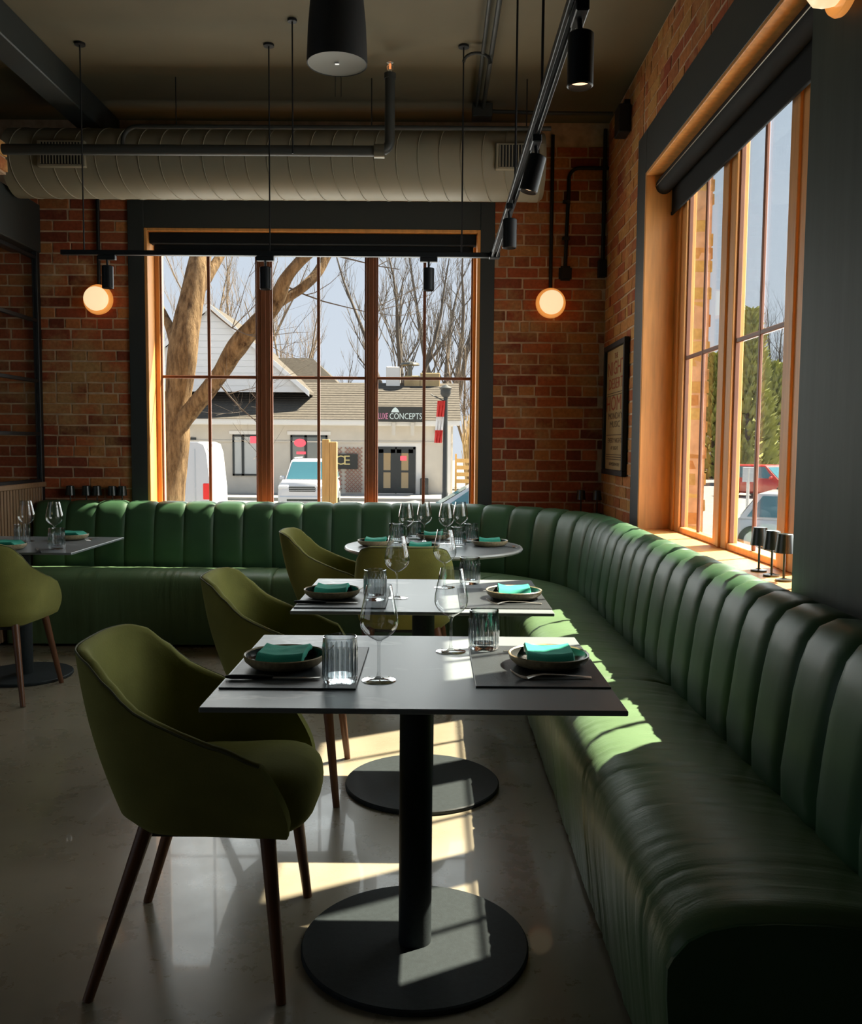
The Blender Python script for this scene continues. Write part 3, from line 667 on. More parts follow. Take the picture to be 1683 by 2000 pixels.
def cushion(s0, s1, end1=.018):
    n = max(10, int((s1 - s0) / .0125)); rnd = random.Random(int(s0 * 100) + 3)
    creases = [(rnd.uniform(s0 + .08, s1 - .06), rnd.uniform(.0015, .0065) * (1 if s0 > 3 else .4), rnd.uniform(.006, .013), rnd.uniform(-.25, .25), rnd.uniform(.18, .42), rnd.uniform(.10, .30)) for _ in range(int((s1 - s0) / .055))]
    def fold(s, w_):
        h = 0
        for (sc, am, wd, sl_, wc, ws) in creases:
            d = (s - sc - sl_ * (w_ - .25) ** 2 * 3) / wd
            if abs(d) < 3.5: h -= am * (math.exp(-d * d) - .45 * math.exp(-(d - 2) ** 2)) * math.exp(-((w_ - wc) / ws) ** 2)
        return h
    mb = MB(); nv = len(SEATP) - 1
    def fn(i, j):
        s = s0 + (s1 - s0) * i / n; (x, y), nn = path(s); w_, z = SEATP[j]
        e0, e1 = max(0, 1 - (s - s0) / .018), max(0, 1 - (s1 - s) / end1)
        drop = .014 * (1 - sqrt(max(0, 1 - e0 * e0))) + (end1 * .8) * (1 - sqrt(max(0, 1 - e1 * e1)))
        wob = fold(s, w_) + .002 * noise.noise(Vector((s * 22, w_ * 3, 1))) + .004 * noise.noise(Vector((s * 5, w_ * 4, 7)))
        if z > .40: z -= drop; z += wob
        else: w_ -= drop * .6; w_ += wob
        return (x - nn[0] * w_, y - nn[1] * w_, z)
    mb.grid(fn, n, nv, lambda i, j: (s0 + (s1 - s0) * i / n, j * .07))
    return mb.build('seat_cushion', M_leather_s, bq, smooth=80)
for a, c in ((0, 1.71), (1.71, 3.35), (3.35, 6.11)): cushion(a, c)
cushion(6.11, S_END, .05)
# closed end panel towards the viewer, and the ledge board behind the back
ye = BY - BR - (S_END - S2)
poly = [(BX - w_, z - (.02 if z > .4 else 0)) for w_, z in reversed(SEATP)][:-1] + [(BX + d, z) for d, z in PROF] + [(BX + .216, .02)]
MB().prism(poly, ye, ye + .012, 'y').build('end_panel', M_leather, bq)
MB().box(-2.75, WX - .01, BY + .19, WY - .012, .80, .842).box(BX + .19, WX - .01, 5.36, BY + .19, .80, .842).prism([(BX + .19, 5.1), (BX + .19, BY + .19), (BX - BR, BY + .19)] + [(BX - BR + (BR + .19) * sin(radians(q)), BY - BR + (BR + .19) * cos(radians(q))) for q in range(8, 90, 8)], .80, .842, 'z').box(BX + .19, WX - .024, 2.74, 5.36, .78, .822).build('ledge', M_dark, bq)

# ------------------------------------------------------------------ chairs
def make_chair():
    root = thing('armchair', '', 'chair')
    # top edge of the shell (x, y, z) and bottom edge as functions of a in -1..1 (near arm, back, far arm)
    def plan(a, hx_back, hx_front, hy, p):
        """U shaped plan: a=-1 front of one arm, 0 back centre, 1 front of other arm"""
        t = abs(a); sg = 1 if a > 0 else -1
        if t < .5:
            th = (t / .5) * pi / 2; ex = 2 / p
            return (hx_back * abs(cos(th)) ** ex * 1.0, sg * hy * abs(sin(th)) ** ex)
        return (hx_front * (t - .5) / .5, sg * hy)
    def smooth(x): x = max(0, min(1, x)); return x * x * (3 - 2 * x)
    def top(a):
        x, y = plan(a, -.30, .185, .262, 3.2); t = abs(a)
        q = (x + .30) / .485
        Q = (0, .06, .14, .265, .385, .58, .8, 1.0); Z = (.822, .820, .806, .755, .700, .652, .615, .575)
        k = max(i for i in range(7) if q >= Q[i] - 1e-6); f = (q - Q[k]) / (Q[k + 1] - Q[k]); z = Z[k] + (Z[k + 1] - Z[k]) * (f * .6 + .4 * smooth(f))
        y *= 1.0 - .06 * (1 - q)
        return Vector((x, y, z))
    def bot(a):
        x, y = plan(a, -.175, .238, .225, 3.2)
        z = .385 - .012 * max(0, (x + .17) / .41)
        return Vector((x, y, z))
    nA, th = 64, .034
    mb = MB(); ring = None; loops = []
    for i in range(nA + 1):
        a = -1 + 2 * i / nA; T, B = top(a), bot(a)
        e = .004; a0, a1 = max(-1, a - e), min(1, a + e)
        tg = ((top(a1) + bot(a1)) - (top(a0) + bot(a0))); n = Vector((tg.y, -tg.x, 0)).normalized()
        if n.dot(Vector((T.x + .02, T.y, 0))) < 0: n = -n
        lp = []
        hs = (0, .1, .2, .3, .4, .5, .6, .7, .8, .88, .94, .98)
        for h_ in hs:
            p = B.lerp(T, h_); bulge = .018 * sin(pi * h_)
            lp.append(p + n * (bulge - (.03 * (1 - h_ / .1) if h_ < .1 else 0)) + Vector((.03 * sin(pi * h_ ** .8) * max(0, abs(a) - .6) / .4, 0, 0)))
        for q in (30, 65, 100, 140):
            ang = radians(q); lp.append(T - n * (th / 2) + n * (th / 2 * cos(ang)) + Vector((0, 0, th * .42 * sin(ang) - .012)))
        for h_ in (.96, .85, .7, .55, .4, .25, .05):
            p = B.lerp(T, h_); lp.append(p - n * (th - .010 * sin(pi * h_)) + Vector((.03 * sin(pi * h_ ** .8) * max(0, abs(a) - .6) / .4, 0, 0)))
        loops.append(lp)
    m = len(loops[0]); vs = [p for lp in loops for p in lp]
    fs = [(i * m + j, (i + 1) * m + j, (i + 1) * m + (j + 1) % m, i * m + (j + 1) % m) for i in range(nA) for j in range(m)]
    fs += [tuple(range(m)), tuple(nA * m + j for j in range(m - 1, -1, -1))]
    mb.add(vs, fs).build('shell', M_velvet, root, smooth=60)
    # piping along the rim
    MB().tube([lp[12] + Vector((0, 0, .003)) for lp in loops], .0026, 5).build('piping', M_piping, root, smooth=80)
    # seat: superellipsoid that bulges past the arms
    mb = MB(); nu, nv = 40, 18
    def se(v, e): return math.copysign(abs(v) ** e, v)
    def fn(i, j):
        u = 2 * pi * i / nu; v = -pi / 2 + pi * j / nv
        x = .212 * se(cos(v), .62) * se(cos(u), .55); y = .205 * se(cos(v), .62) * se(sin(u), .50); z = .078 * se(sin(v), .75)
        if x > 0: x *= 1.0 + .06 * (1 - (y / .22) ** 2); z *= 1.0 + .22 * (x / .21)
        return (x + .072, y, z + .425 + .012 * (1 - (y / .22) ** 2))
    mb.grid(fn, nu, nv).build('seat', M_velvet, root, smooth=70)
    MB().bbox(-.115, .19, -.17, .17, .362, .39, .012).build('seat_frame', M_blackm, root)
    for (x0, y0, x1, y1) in ((.190, -.185, .233, -.252), (.190, .185, .225, .252), (-.105, -.165, -.226, -.250), (-.105, .165, -.232, .215)):
        MB().tube([(x0, y0, .395), (x1, y1, 0)], [.0195, .0125], 14).build('leg', M_walnut, root, smooth=40)
    return root
ch = make_chair()
CHAIRS = [((-.585, 2.277, 0), 0, 'olive green velvet armchair nearest the viewer at the front table'),
          ((-.580, 3.430, 0), 0, 'olive green velvet armchair at the left of the second square table'),
          ((-.585, 5.165, 0), 0, 'olive velvet armchair seen side on at the left of the round table'),
          ((-.147, 4.62, 0), pi / 2, 'olive velvet armchair with its back to the viewer at the round table'),
          ((-2.29, 4.60, 0), pi / 2, 'olive velvet armchair cut by the left edge, at the far left table')]
for i, (loc, rz, lab) in enumerate(CHAIRS):
    c = ch if i == 0 else copy_tree(ch)
    c.location = loc; c.rotation_euler = (0, 0, rz); tag(c, lab, 'chair', 'olive velvet armchairs')

# ------------------------------------------------------------------ tables
def square_table(cx, cy, w_, d_, label, r=.298):
    t = thing('dining_table', label, 'table', (cx, cy, 0), 0, 'square dining tables')
    MB().bbox(-w_ / 2, w_ / 2, -d_ / 2, d_ / 2, .738, .750, .002).build('tabletop', M_slate, t)
    column(t, r)
    return t
def column(t, r=.298):
    MB().tube([(0, 0, .018), (0, 0, .730)], .043, 32).build('column', M_base, t, smooth=40)
    MB().bbox(-.16, .16, -.16, .16, .728, .738, .002).build('mounting_plate', M_base, t)
    MB().lathe([(0, .0), (r - .004, .0), (r, .004), (r, .014), (r - .004, .018), (0, .018)], 72).build('base', M_base, t, smooth=40)
square_table(-.041, 2.272, .93, .745, 'square slate topped table in the foreground on a round black base')
square_table(-.037, 3.400, .905, .745, 'second square slate topped table behind the foreground one')
square_table(-2.30, 4.973, .87, .79, 'dark square table at far left by the left banquette', .255)
t = thing('round_table', 'pale round table in the corner curve of the banquette', 'table', (0, 5.03, 0))
MB().lathe([(0, .726), (.46, .726), (.488, .730), (.488, .7495), (0, .7495)], 96).build('tabletop', M_slate, t, smooth=30)
MB().lathe([(.4885, .729), (.497, .732), (.502, .741), (.498, .749), (.4885, .7502), (.4885, .729)], 96).build('edge_band', M_round, t, smooth=50)
column(t, .20)

# ------------------------------------------------------------------ tableware
PROTO = {}
def proto(key, fn):
    if key not in PROTO: PROTO[key] = fn(); return PROTO[key]
    return copy_tree(PROTO[key])
def mk_plate():
    o = thing('plate', '', 'plate')
    MB().lathe([(.0, .0), (.066, .0), (.088, .006), (.101, .018), (.104, .031), (.1015, .033), (.098, .030)], 48).build('body', M_plate, o, smooth=50)
    MB().lathe([(.098, .030), (.094, .018), (.08, .010), (.05, .007), (0, .007)], 48).build('inner_glaze', M_plate_in, o, smooth=60)
    return o
def mk_napkin():
    mb = MB()
    def layer(dz, sx, sy, off):
        def fn(i, j):
            u = -1 + 2 * i / 16; v = -1 + 2 * j / 14
            z = dz + .007 * u * u + .004 * noise.noise(Vector((u * 1.6, v * 2, dz * 90))) - .016 * max(0, abs(v) - .72) / .28 * (1 if v < 0 else .4)
            return (u * sx + off, v * sy, z)
        return fn
    for k, (dz, sx, sy, off) in enumerate(((.022, .058, .076, 0), (.027, .0575, .077, .001), (.032, .057, .0775, .0), (.037, .0565, .078, -.001))):
        f = layer(dz, sx, sy, off); mb.grid(f, 16, 14)
    f = layer(.037, .0565, .078, -.001); g = layer(.022, .058, .076, 0)          # folded edge closing one side
    mb.grid(lambda i, j: Vector(f(i, 0)).lerp(Vector(g(i, 0)), j / 3) + Vector((0, -.006 * sin(pi * j / 3), 0)), 16, 3)
    mb.grid(lambda i, j: Vector(f(16, i)).lerp(Vector(g(16, i)), j / 3) + Vector((.003 * sin(pi * j / 3), 0, 0)), 14, 3)
    mb.grid(lambda i, j: Vector(f(0, i)).lerp(Vector(g(0, i)), j / 3) - Vector((.003 * sin(pi * j / 3), 0, 0)), 14, 3)
    return mb.build('napkin', M_napkin, smooth=60)
def mk_wine():
    o = thing('wine_glass', '', 'wine glass')
    MB().lathe([(0, .0), (.041, .0), (.0415, .0012), (.034, .0028), (.014, .005), (.0055, .010), (.0038, .022), (.0036, .082), (.0045, .092), (.0085, .099)], 36).build('stem', M_glass, o, smooth=70)
    MB().lathe([(.0085, .099), (.021, .106), (.034, .116), (.0435, .129), (.0468, .142), (.0455, .158), (.041, .181), (.0355, .207), (.0305, .233), (.0298, .2336), (.0350, .206)], 44).build('bowl', M_glass, o, smooth=70)
    return o
def mk_tumbler():
    o = thing('tumbler', '', 'glass')
    n = 96
    rib = lambda a, i: 1.0 + (.030 * cos(20 * a) if 2 <= i <= 6 else 0)
    MB().lathe([(0, .001), (.036, .0), (.0395, .004), (.041, .012), (.041, .03), (.041, .075), (.041, .086), (.041, .100), (.0405, .110)], n, mod=rib).build('outer_wall', M_tumbler, o, smooth=40)
    MB().lathe([(.0405, .110), (.0385, .1105), (.0375, .100), (.0372, .03), (.034, .017), (0, .015)], 48).build('inner_wall', M_tumbler, o, smooth=50)
    fl_ = MB()
    for k in range(20):
        a = 2 * pi * k / 20; fl_.tube([(.0405 * cos(a), .0405 * sin(a), z) for z in (.016, .020, .085, .090)], [.0008, .0024, .0024, .0006], 6, False)
    fl_.build('flutes', M_flute, o, smooth=70)
    return o
def mk_mat(): return MB().bbox(-.16, .16, -.215, .215, 0, .004, .0015).build('placemat', M_mat)
def mk_knife():
    o = thing('knife', '', 'knife')
    MB().tube([(-.115, 0, .006), (-.10, 0, .006), (-.02, 0, .006), (.0, 0, .005)], [.003, .0058, .0052, .0035], 10).build('handle', M_black, o, smooth=60)
    MB().prism([(-.002, -.004), (.08, -.008), (.108, -.004), (.113, .005), (0, .005)], .0035, .005, 'z').build('blade', M_steelp, o)
    return o
def mk_fork():
    o = thing('fork', '', 'fork')
    prof = [(-.10, .022), (-.09, .014), (-.075, .006), (-.06, .003), (-.045, .008), (-.02, .012), (.03, .010), (.075, .006), (.098, .004)]
    hw = [None, None, None, .012, .010, .004, .0034, .005, .0062]
    mb = MB()
    mb.grid(lambda i, j: (prof[i + 3][0], (-1 + 2 * j / 2) * hw[i + 3], prof[i + 3][1]), 5, 2); mb.grid(lambda i, j: (prof[i + 3][0], (-1 + 2 * j / 2) * hw[i + 3], prof[i + 3][1] - .002), 5, 2)
    mb.build('handle', M_steelp, o, smooth=60)
    for k in range(4):
        y = -.0098 + k * .0065
        MB().tube([(prof[i][0], y, prof[i][1] - .001) for i in (0, 1, 2, 3)], [.0008, .0013, .0014, .0015], 5).build('tine', M_steelp, o, smooth=60)
    return o
MK = dict(plate=(mk_plate, 'plate', 'stoneware plates'), napkin=(mk_napkin, 'napkin', 'folded teal napkins'), wine=(mk_wine, 'wine glass', 'wine glasses'),
          tumbler=(mk_tumbler, 'glass', 'ribbed tumblers'), mat=(mk_mat, 'placemat', 'black placemats'), knife=(mk_knife, 'knife', 'table knives'), fork=(mk_fork, 'fork', 'table forks'))
def put_item(key, x, y, z, label, rz=0.0):
    fn, cat, grp = MK[key]; o = proto(key, fn); o.location = (x, y, z); o.rotation_euler = (0, 0, rz); tag(o, label, cat, grp); return o
TT = .7502
def setting(tx, px, py, side, where, fork=True, knife=True, mat_=True):
    """one place setting: mat, plate, folded napkin and cutlery; side +1 diner faces +X, -1 diner faces -X"""
    zt = TT
    if mat_: put_item('mat', tx, py + .005, TT, 'black placemat ' + where); zt = TT + .0042
    put_item('plate', px, py, zt, 'tan rimmed stoneware plate ' + where)
    put_item('napkin', px, py, zt + .002, 'folded teal napkin on the plate ' + where, random.uniform(-.05, .05))
    if knife: put_item('knife', px - side * .005, py - side * .135, zt, 'black handled knife ' + where, 0.02 if side > 0 else pi)
    if fork: put_item('fork', px + side * .01, py + side * .137, zt, 'steel fork ' + where, 0.05 if side < 0 else pi + .05)
setting(-.338, -.378, 2.255, 1, 'at the left of the foreground table')
setting(.262, .300, 2.285, -1, 'at the right of the foreground table')
put_item('tumbler', -.221, 2.103, TT + .0042, 'ribbed tumbler on the left placemat of the foreground table')
put_item('wine', -.130, 2.134, TT, 'wine glass beside the left setting of the foreground table')
put_item('tumbler', .142, 2.462, TT + .0042, 'ribbed tumbler at the right side of the foreground table')
put_item('wine', .050, 2.442, TT, 'wine glass at the far edge of the foreground table')
setting(-.325, -.374, 3.285, 1, 'at the left of the second table')
setting(.255, .300, 3.300, -1, 'at the right of the second table')
put_item('tumbler', -.212, 3.24, TT + .0042, 'ribbed tumbler on the left placemat of the second table')
put_item('wine', -.135, 3.303, TT, 'wine glass beside the left setting of the second table')
put_item('tumbler', .150, 3.66, TT, 'ribbed tumbler at the right far edge of the second table')
put_item('wine', .045, 3.56, TT, 'wine glass at the far edge of the second table')
for (x, y, l) in ((-.325, 5.03, 'at the left of the round table'), (-.07, 4.80, 'at the near side of the round table'), (.318, 5.06, 'at the right of the round table'), (-.0, 5.40, 'at the far side of the round table')):
    put_item('plate', x, y, TT, 'tan rimmed stoneware plate ' + l); put_item('napkin', x, y, TT + .002, 'folded teal napkin on the plate ' + l, random.uniform(-.05, .05))
for (x, y, l) in ((-.158, 5.13, 'leftmost'), (-.055, 5.28, 'second from left'), (.073, 5.15, 'third from left'), (.158, 5.30, 'rightmost')):
    put_item('wine', x, y, TT, l + ' of four wine glasses on the round table')
for (x, y, l) in ((-.218, 5.21, 'leftmost'), (-.118, 5.39, 'second from left'), (.140, 5.03, 'third from left'), (.220, 5.24, 'rightmost')):
    put_item('tumbler', x, y, TT, l + ' of four ribbed tumblers on the round table')
put_item('fork', .43, 5.02, TT, 'steel fork beside the right plate of the round table', pi / 2 + .4)
put_item('plate', -2.26, 4.70, TT, 'tan rimmed stoneware plate near the front of the far left table'); put_item('napkin', -2.26, 4.70, TT + .002, 'folded teal napkin at the front of the far left table', pi / 2)
put_item('plate', -2.13, 5.22, TT, 'tan rimmed stoneware plate at the back of the far left table'); put_item('napkin', -2.13, 5.22, TT + .002, 'folded teal napkin at the back of the far left table', pi / 2)
put_item('tumbler', -2.295, 4.965, TT, 'left ribbed tumbler on the far left table'); put_item('tumbler', -2.013, 4.755, TT, 'right ribbed tumbler on the far left table')
put_item('wine', -2.135, 5.02, TT, 'right wine glass on the far left table'); put_item('wine', -2.33, 5.10, TT, 'left wine glass on the far left table')
put_item('knife', -2.06, 4.64, TT, 'black handled knife at the front corner of the far left table', pi / 2 + .5)
put_item('fork', -1.99, 5.20, TT, 'steel fork at the back of the far left table', pi / 2)

# ================================================================== outdoors
GZ = -1.15
tag(MB().box(-70, 70, WY + WT + .02, 140, GZ - .2, GZ).build('street_ground', M_asphalt), 'pale grey street and parking asphalt outside the windows', kind='structure')
tag(MB().box(-40, 2.6, 38.5, 41.9, GZ, GZ + .14).build('street_kerb', M_walk), 'pale raised pavement in front of the shop', kind='structure')

# shop across the street -------------------------------------------------
SY = 42.0
def sx_(x): return (x - 848) / 1750 * SY
def sz_(y): return at(848, y, SY).z
shop = thing('shop_building', 'low beige shop with a brown shingle roof and white gable across the street', 'building', (0, SY, GZ))
x0, x1 = sx_(180), sx_(884); ez = sz_(826) - GZ
b = MB().box(x0, x1, 0, 9, 0, ez); b.build('wall', M_stucco, shop)
MB().box(x0 - .2, x1 + .3, -.55, .02, ez - .12, ez + .10).build('fascia', M_trimw, shop)
MB().box(x0, x1, -.5, .0, ez - .16, ez - .12).build('soffit', M_trimw, shop)
MB().box(sx_(866), sx_(880), -.12, .0, 0, ez).build('corner_board', M_trimw, shop)
MB().box(x0, x1, -.06, 0, ez - .95, ez - .88).build('frieze', M_stucco, shop)
rz_ = 3.0
# main roof with a slightly cut right end; shingle courses as overlapping strips
nC = 16
for k in range(nC):
    t0, t1 = k / nC, (k + 1) / nC
    ya, yb = -.6 + 4.6 * t0, -.6 + 4.6 * t1; za, zb = ez + .10 + 2.0 * t0, ez + .10 + 2.0 * t1
    MB().add([(x0 - .3, ya, za), (x1 + .35, ya, za), (x1 + .35 - .0, yb, zb), (x0 - .3, yb, zb), (x0 - .3, ya, za + .018), (x1 + .35, ya, za + .018)],
             [(0, 1, 5, 4), (4, 5, 2, 3), (0, 4, 3), (1, 2, 5)]).build('shingle_course', M_shingle, shop)
MB().add([(x0 - .3, 4, ez + 2.1), (x1 + .35, 4, ez + 2.1), (x1 + .35, 9, ez + .1), (x0 - .3, 9, ez + .1)], [(0, 1, 2, 3)]).build('rear_roof', M_shingle, shop)
MB().prism([(-.6, ez + .1), (4, ez + 2.1), (9, ez + .1)], x1 + .25, x1 + .33, 'x').build('gable_end', M_stucco, shop)
for (cx_, hw_, hh, n_) in ((sx_(760), .35, .8, 1), (sx_(800), .4, .35, 2), (sx_(838), .5, .5, 3)):
    MB().bbox(cx_ - hw_, cx_ + hw_, 3.6, 4.4, ez + 1.9, ez + 2.1 + hh, .03).build('roof_box', M_tan if n_ > 1 else M_trimw, shop)
MB().tube([(sx_(795), 3.9, ez + 2.3), (sx_(795), 3.9, ez + 3.0)], .12, 10).lathe([(.5, 3.0 + ez), (.45, ez + 3.1), (0, ez + 3.2)], 16, (sx_(795), 3.9, 0)).build('roof_vent', M_steel, shop)
# white gable in front-left rising over the roof
def zpx(y, Y): return at(848, y, Y).z - GZ
gl0, gl1, gp = sx_(216), sx_(592), sx_(404)
MB().prism([(gl0, zpx(768, 43)), (gl1, zpx(768, 43)), (gp, zpx(606, 43))], 1.0, 1.25, 'y').build('gable_wall', M_siding, shop)
for k in range(14):                                     # siding boards
    z = zpx(768, 43) + k * .30; f = (z - zpx(768, 43)) / (zpx(606, 43) - zpx(768, 43))
    if f < .95:
        MB().box(gl0 + (gp - gl0) * f + .1, gl1 + (gp - gl1) * f - .1, .97, 1.0, z, z + .27).build('siding_board', M_siding, shop)
for (a, c) in ((gl0 - .2, gp), (gl1 + .2, gp)):
    za, zb = zpx(772, 43), zpx(603, 43)
    MB().add([(a, .66, za - .12), (c, .66, zb - .12), (c, .70, zb - .12), (a, .70, za - .12), (a, .66, za + .15), (c, .66, zb + .15), (c, .70, zb + .15), (a, .70, za + .15)], [(0, 1, 5, 4), (2, 3, 7, 6), (0, 3, 2, 1), (4, 5, 6, 7), (0, 4, 7, 3), (1, 2, 6, 5)]).build('rake_board', M_siding, shop)
    MB().add([(a, .7, za), (c, .7, zb), (c, 7, zb), (a, 7, za), (a, .7, za + .14), (c, .7, zb + .14), (c, 7, zb + .14), (a, 7, za + .14)],
             [(0, 1, 2, 3), (4, 7, 6, 5), (0, 4, 5, 1), (3, 2, 6, 7), (0, 3, 7, 4), (1, 5, 6, 2)]).build('gable_roof', M_shingle, shop)
# second roof with a ridge behind
MB().add([(sx_(440), 5.5, zpx(703, 48)), (sx_(580), 5.5, zpx(703, 48)), (sx_(665), 3.9, zpx(769, 46)), (sx_(430), 3.9, zpx(769, 46)), (sx_(580), 8, zpx(703, 48) - .5), (sx_(665), 9, zpx(769, 46)), (sx_(440), 8, zpx(703, 48) - .5)],
         [(0, 1, 2, 3), (1, 4, 5, 2), (0, 6, 4, 1)]).build('upper_roof', M_shingle, shop)
# windows and doors
def shop_window(px0, px1, py0, py1, blinds):
    a, c, zt, zb = sx_(px0), sx_(px1), sz_(py0) - GZ, sz_(py1) - GZ
    f = MB().box(a, c, -.06, -.0, zt - .09, zt).box(a, c, -.06, 0, zb, zb + .09).box(a, a + .09, -.06, 0, zb, zt).box(c - .09, c, -.06, 0, zb, zt).box((a + c) / 2 - .06 - .15, (a + c) / 2 + .06 - .15, -.06, 0, zb, zt).build('window', M_winframe, shop)
    MB().box(a + .05, c - .05, -.03, -.01, zb + .05, zt - .05).build('pane', M_blindsw if blinds else M_wingl, f)
    MB().box(a - .15, c + .15, -.05, 0, zt + .02, zt + .18).build('head_trim', M_trimw, shop)
    return f
shop_window(455, 508, 852, 932, True)
f2 = shop_window(568, 640, 852, 925, False)
MB().lathe([(.55, 0), (.55, .04)], 24, (0, 0, 0), True, True).build('t', M_neon)
nb = bpy.data.objects['t']; nb.name = 'neon_sign'; nb.parent = f2; nb.rotation_euler = (pi / 2, 0, 0); nb.scale = (.5, .35, 1); nb.location = (sx_(587), -.08, sz_(867) - GZ)
MB().box(sx_(580), sx_(598), -.09, -.07, sz_(889) - GZ, sz_(884) - GZ).build('neon_sign', M_neon, f2)
MB().box(sx_(490), sx_(505), -.075, -.06, sz_(868) - GZ, sz_(855) - GZ).build('red_sticker', M_neon, shop)
MB().box(sx_(350), sx_(384), -.05, 0, sz_(880) - GZ, sz_(858) - GZ).build('small_window', M_winframe, shop)
a, c, zt = sx_(735), sx_(812), sz_(873) - GZ
dfr = MB().box(a, c, -.07, 0, zt - .12, zt).box(a, a + .12, -.07, 0, .16, zt).box(c - .12, c, -.07, 0, .16, zt).box((a + c) / 2 - .03, (a + c) / 2 + .03, -.07, 0, .16, zt).build('door_frame', M_winframe, shop)
MB().box(a - .25, c + .25, -.04, 0, 0, zt + .25).build('door_surround', M_trimw, shop)
for (p, q) in ((a + .12, (a + c) / 2 - .03), ((a + c) / 2 + .03, c - .12)):
    dl = MB().box(p, q, -.06, -.02, .18, .42).box(p, p + .22, -.06, -.02, .42, zt - .12).box(q - .22, q, -.06, -.02, .42, zt - .12).box(p, q, -.06, -.02, zt - .3, zt - .12).build('door', M_winframe, shop)
    MB().box(p + .2, q - .2, -.045, -.03, .4, zt - .25).build('pane', M_doorgl, dl)
    MB().box(p + .2, q - .2, -.055, -.045, 1.15, 1.25).build('cross_bar', M_winframe, dl)
MB().box(sx_(782), sx_(794), -.065, -.06, sz_(900) - GZ, sz_(891) - GZ).build('red_notice', M_neon, shop)
MB().lathe([(.09, 0), (.09, .2)], 12, (sx_(853), -.1, sz_(842) - GZ - .1), True, True).build('wall_light', M_winframe, shop)
MB().bbox(sx_(821), sx_(837), -.6, -.1, 0, .9, .03).build('planter', M_winframe, shop)
for (p0, p1, y0, y1) in ((650, 668, 875, 962), (674, 708, 875, 962)):
    xa, xb, za, zb = sx_(p0), sx_(p1), sz_(y1) - GZ, sz_(y0) - GZ; mb = MB(); st = .19
    k = -int((zb - za) / st)
    def seg(xs, zs, sl_):
        t0, t1 = 0.0, 99
        return None
    z = za - (xb - xa)
    while z < zb:
        for sl_ in (1, -1):
            pts = []
            for xx in (xa, xb):
                zz = z + (xx - xa if sl_ > 0 else xb - xx); pts.append((xx, zz))
            (xA, zA), (xB, zB) = pts
            def clip(xA, zA, xB, zB):
                if zA > zB: xA, zA, xB, zB = xB, zB, xA, zA
                if zB <= za or zA >= zb: return None
                if zA < za: xA += (xB - xA) * (za - zA) / (zB - zA); zA = za
                if zB > zb: xB = xA + (xB - xA) * (zb - zA) / (zB - zA); zB = zb
                return xA, zA, xB, zB
            r = clip(xA, zA, xB, zB)
            if r and abs(r[0] - r[2]) > .02: mb.tube([(r[0], -.05, r[1]), (r[2], -.05, r[3])], .022, 4)
        z += st
    mb.build('lattice', M_lattice, shop)
SM = Matrix.Rotation(pi / 2, 4, 'X')
pn = MB().box(sx_(646), sx_(699), -.14, -.08, sz_(917) - GZ, sz_(888) - GZ).build('hanging_sign', M_signbk, shop)
for c_, x_ in (('C', 664), ('E', 678)): text_mesh(c_, .62, M_gold, pn, Matrix.Translation((sx_(x_), -.15, sz_(901) - GZ)) @ SM, sx=1.1, name='letter')
sg = MB().box(sx_(735), sx_(829), -.75, -.62, sz_(825) - GZ, sz_(796) - GZ).build('roof_sign', M_signbk, shop)
text_mesh('LUXE', .40, M_pink, sg, Matrix.Translation((sx_(750), -.76, sz_(815) - GZ)) @ SM, sx=.46)
text_mesh('CONCEPTS', .40, M_pale, sg, Matrix.Translation((sx_(793), -.76, sz_(815) - GZ)) @ SM, sx=.74)
MB().prism([(sx_(765), sz_(807) - GZ), (sx_(781), sz_(807) - GZ), (sx_(778), sz_(801) - GZ), (sx_(773), sz_(797) - GZ), (sx_(768), sz_(801) - GZ)], -.78, -.75, 'y').build('house_emblem', M_pale, sg)
for px in (770, 806): MB().box(sx_(px) - .08, sx_(px) + .08, -.7, -.6, ez - .6, ez).build('sign_bracket', M_stucco, shop)

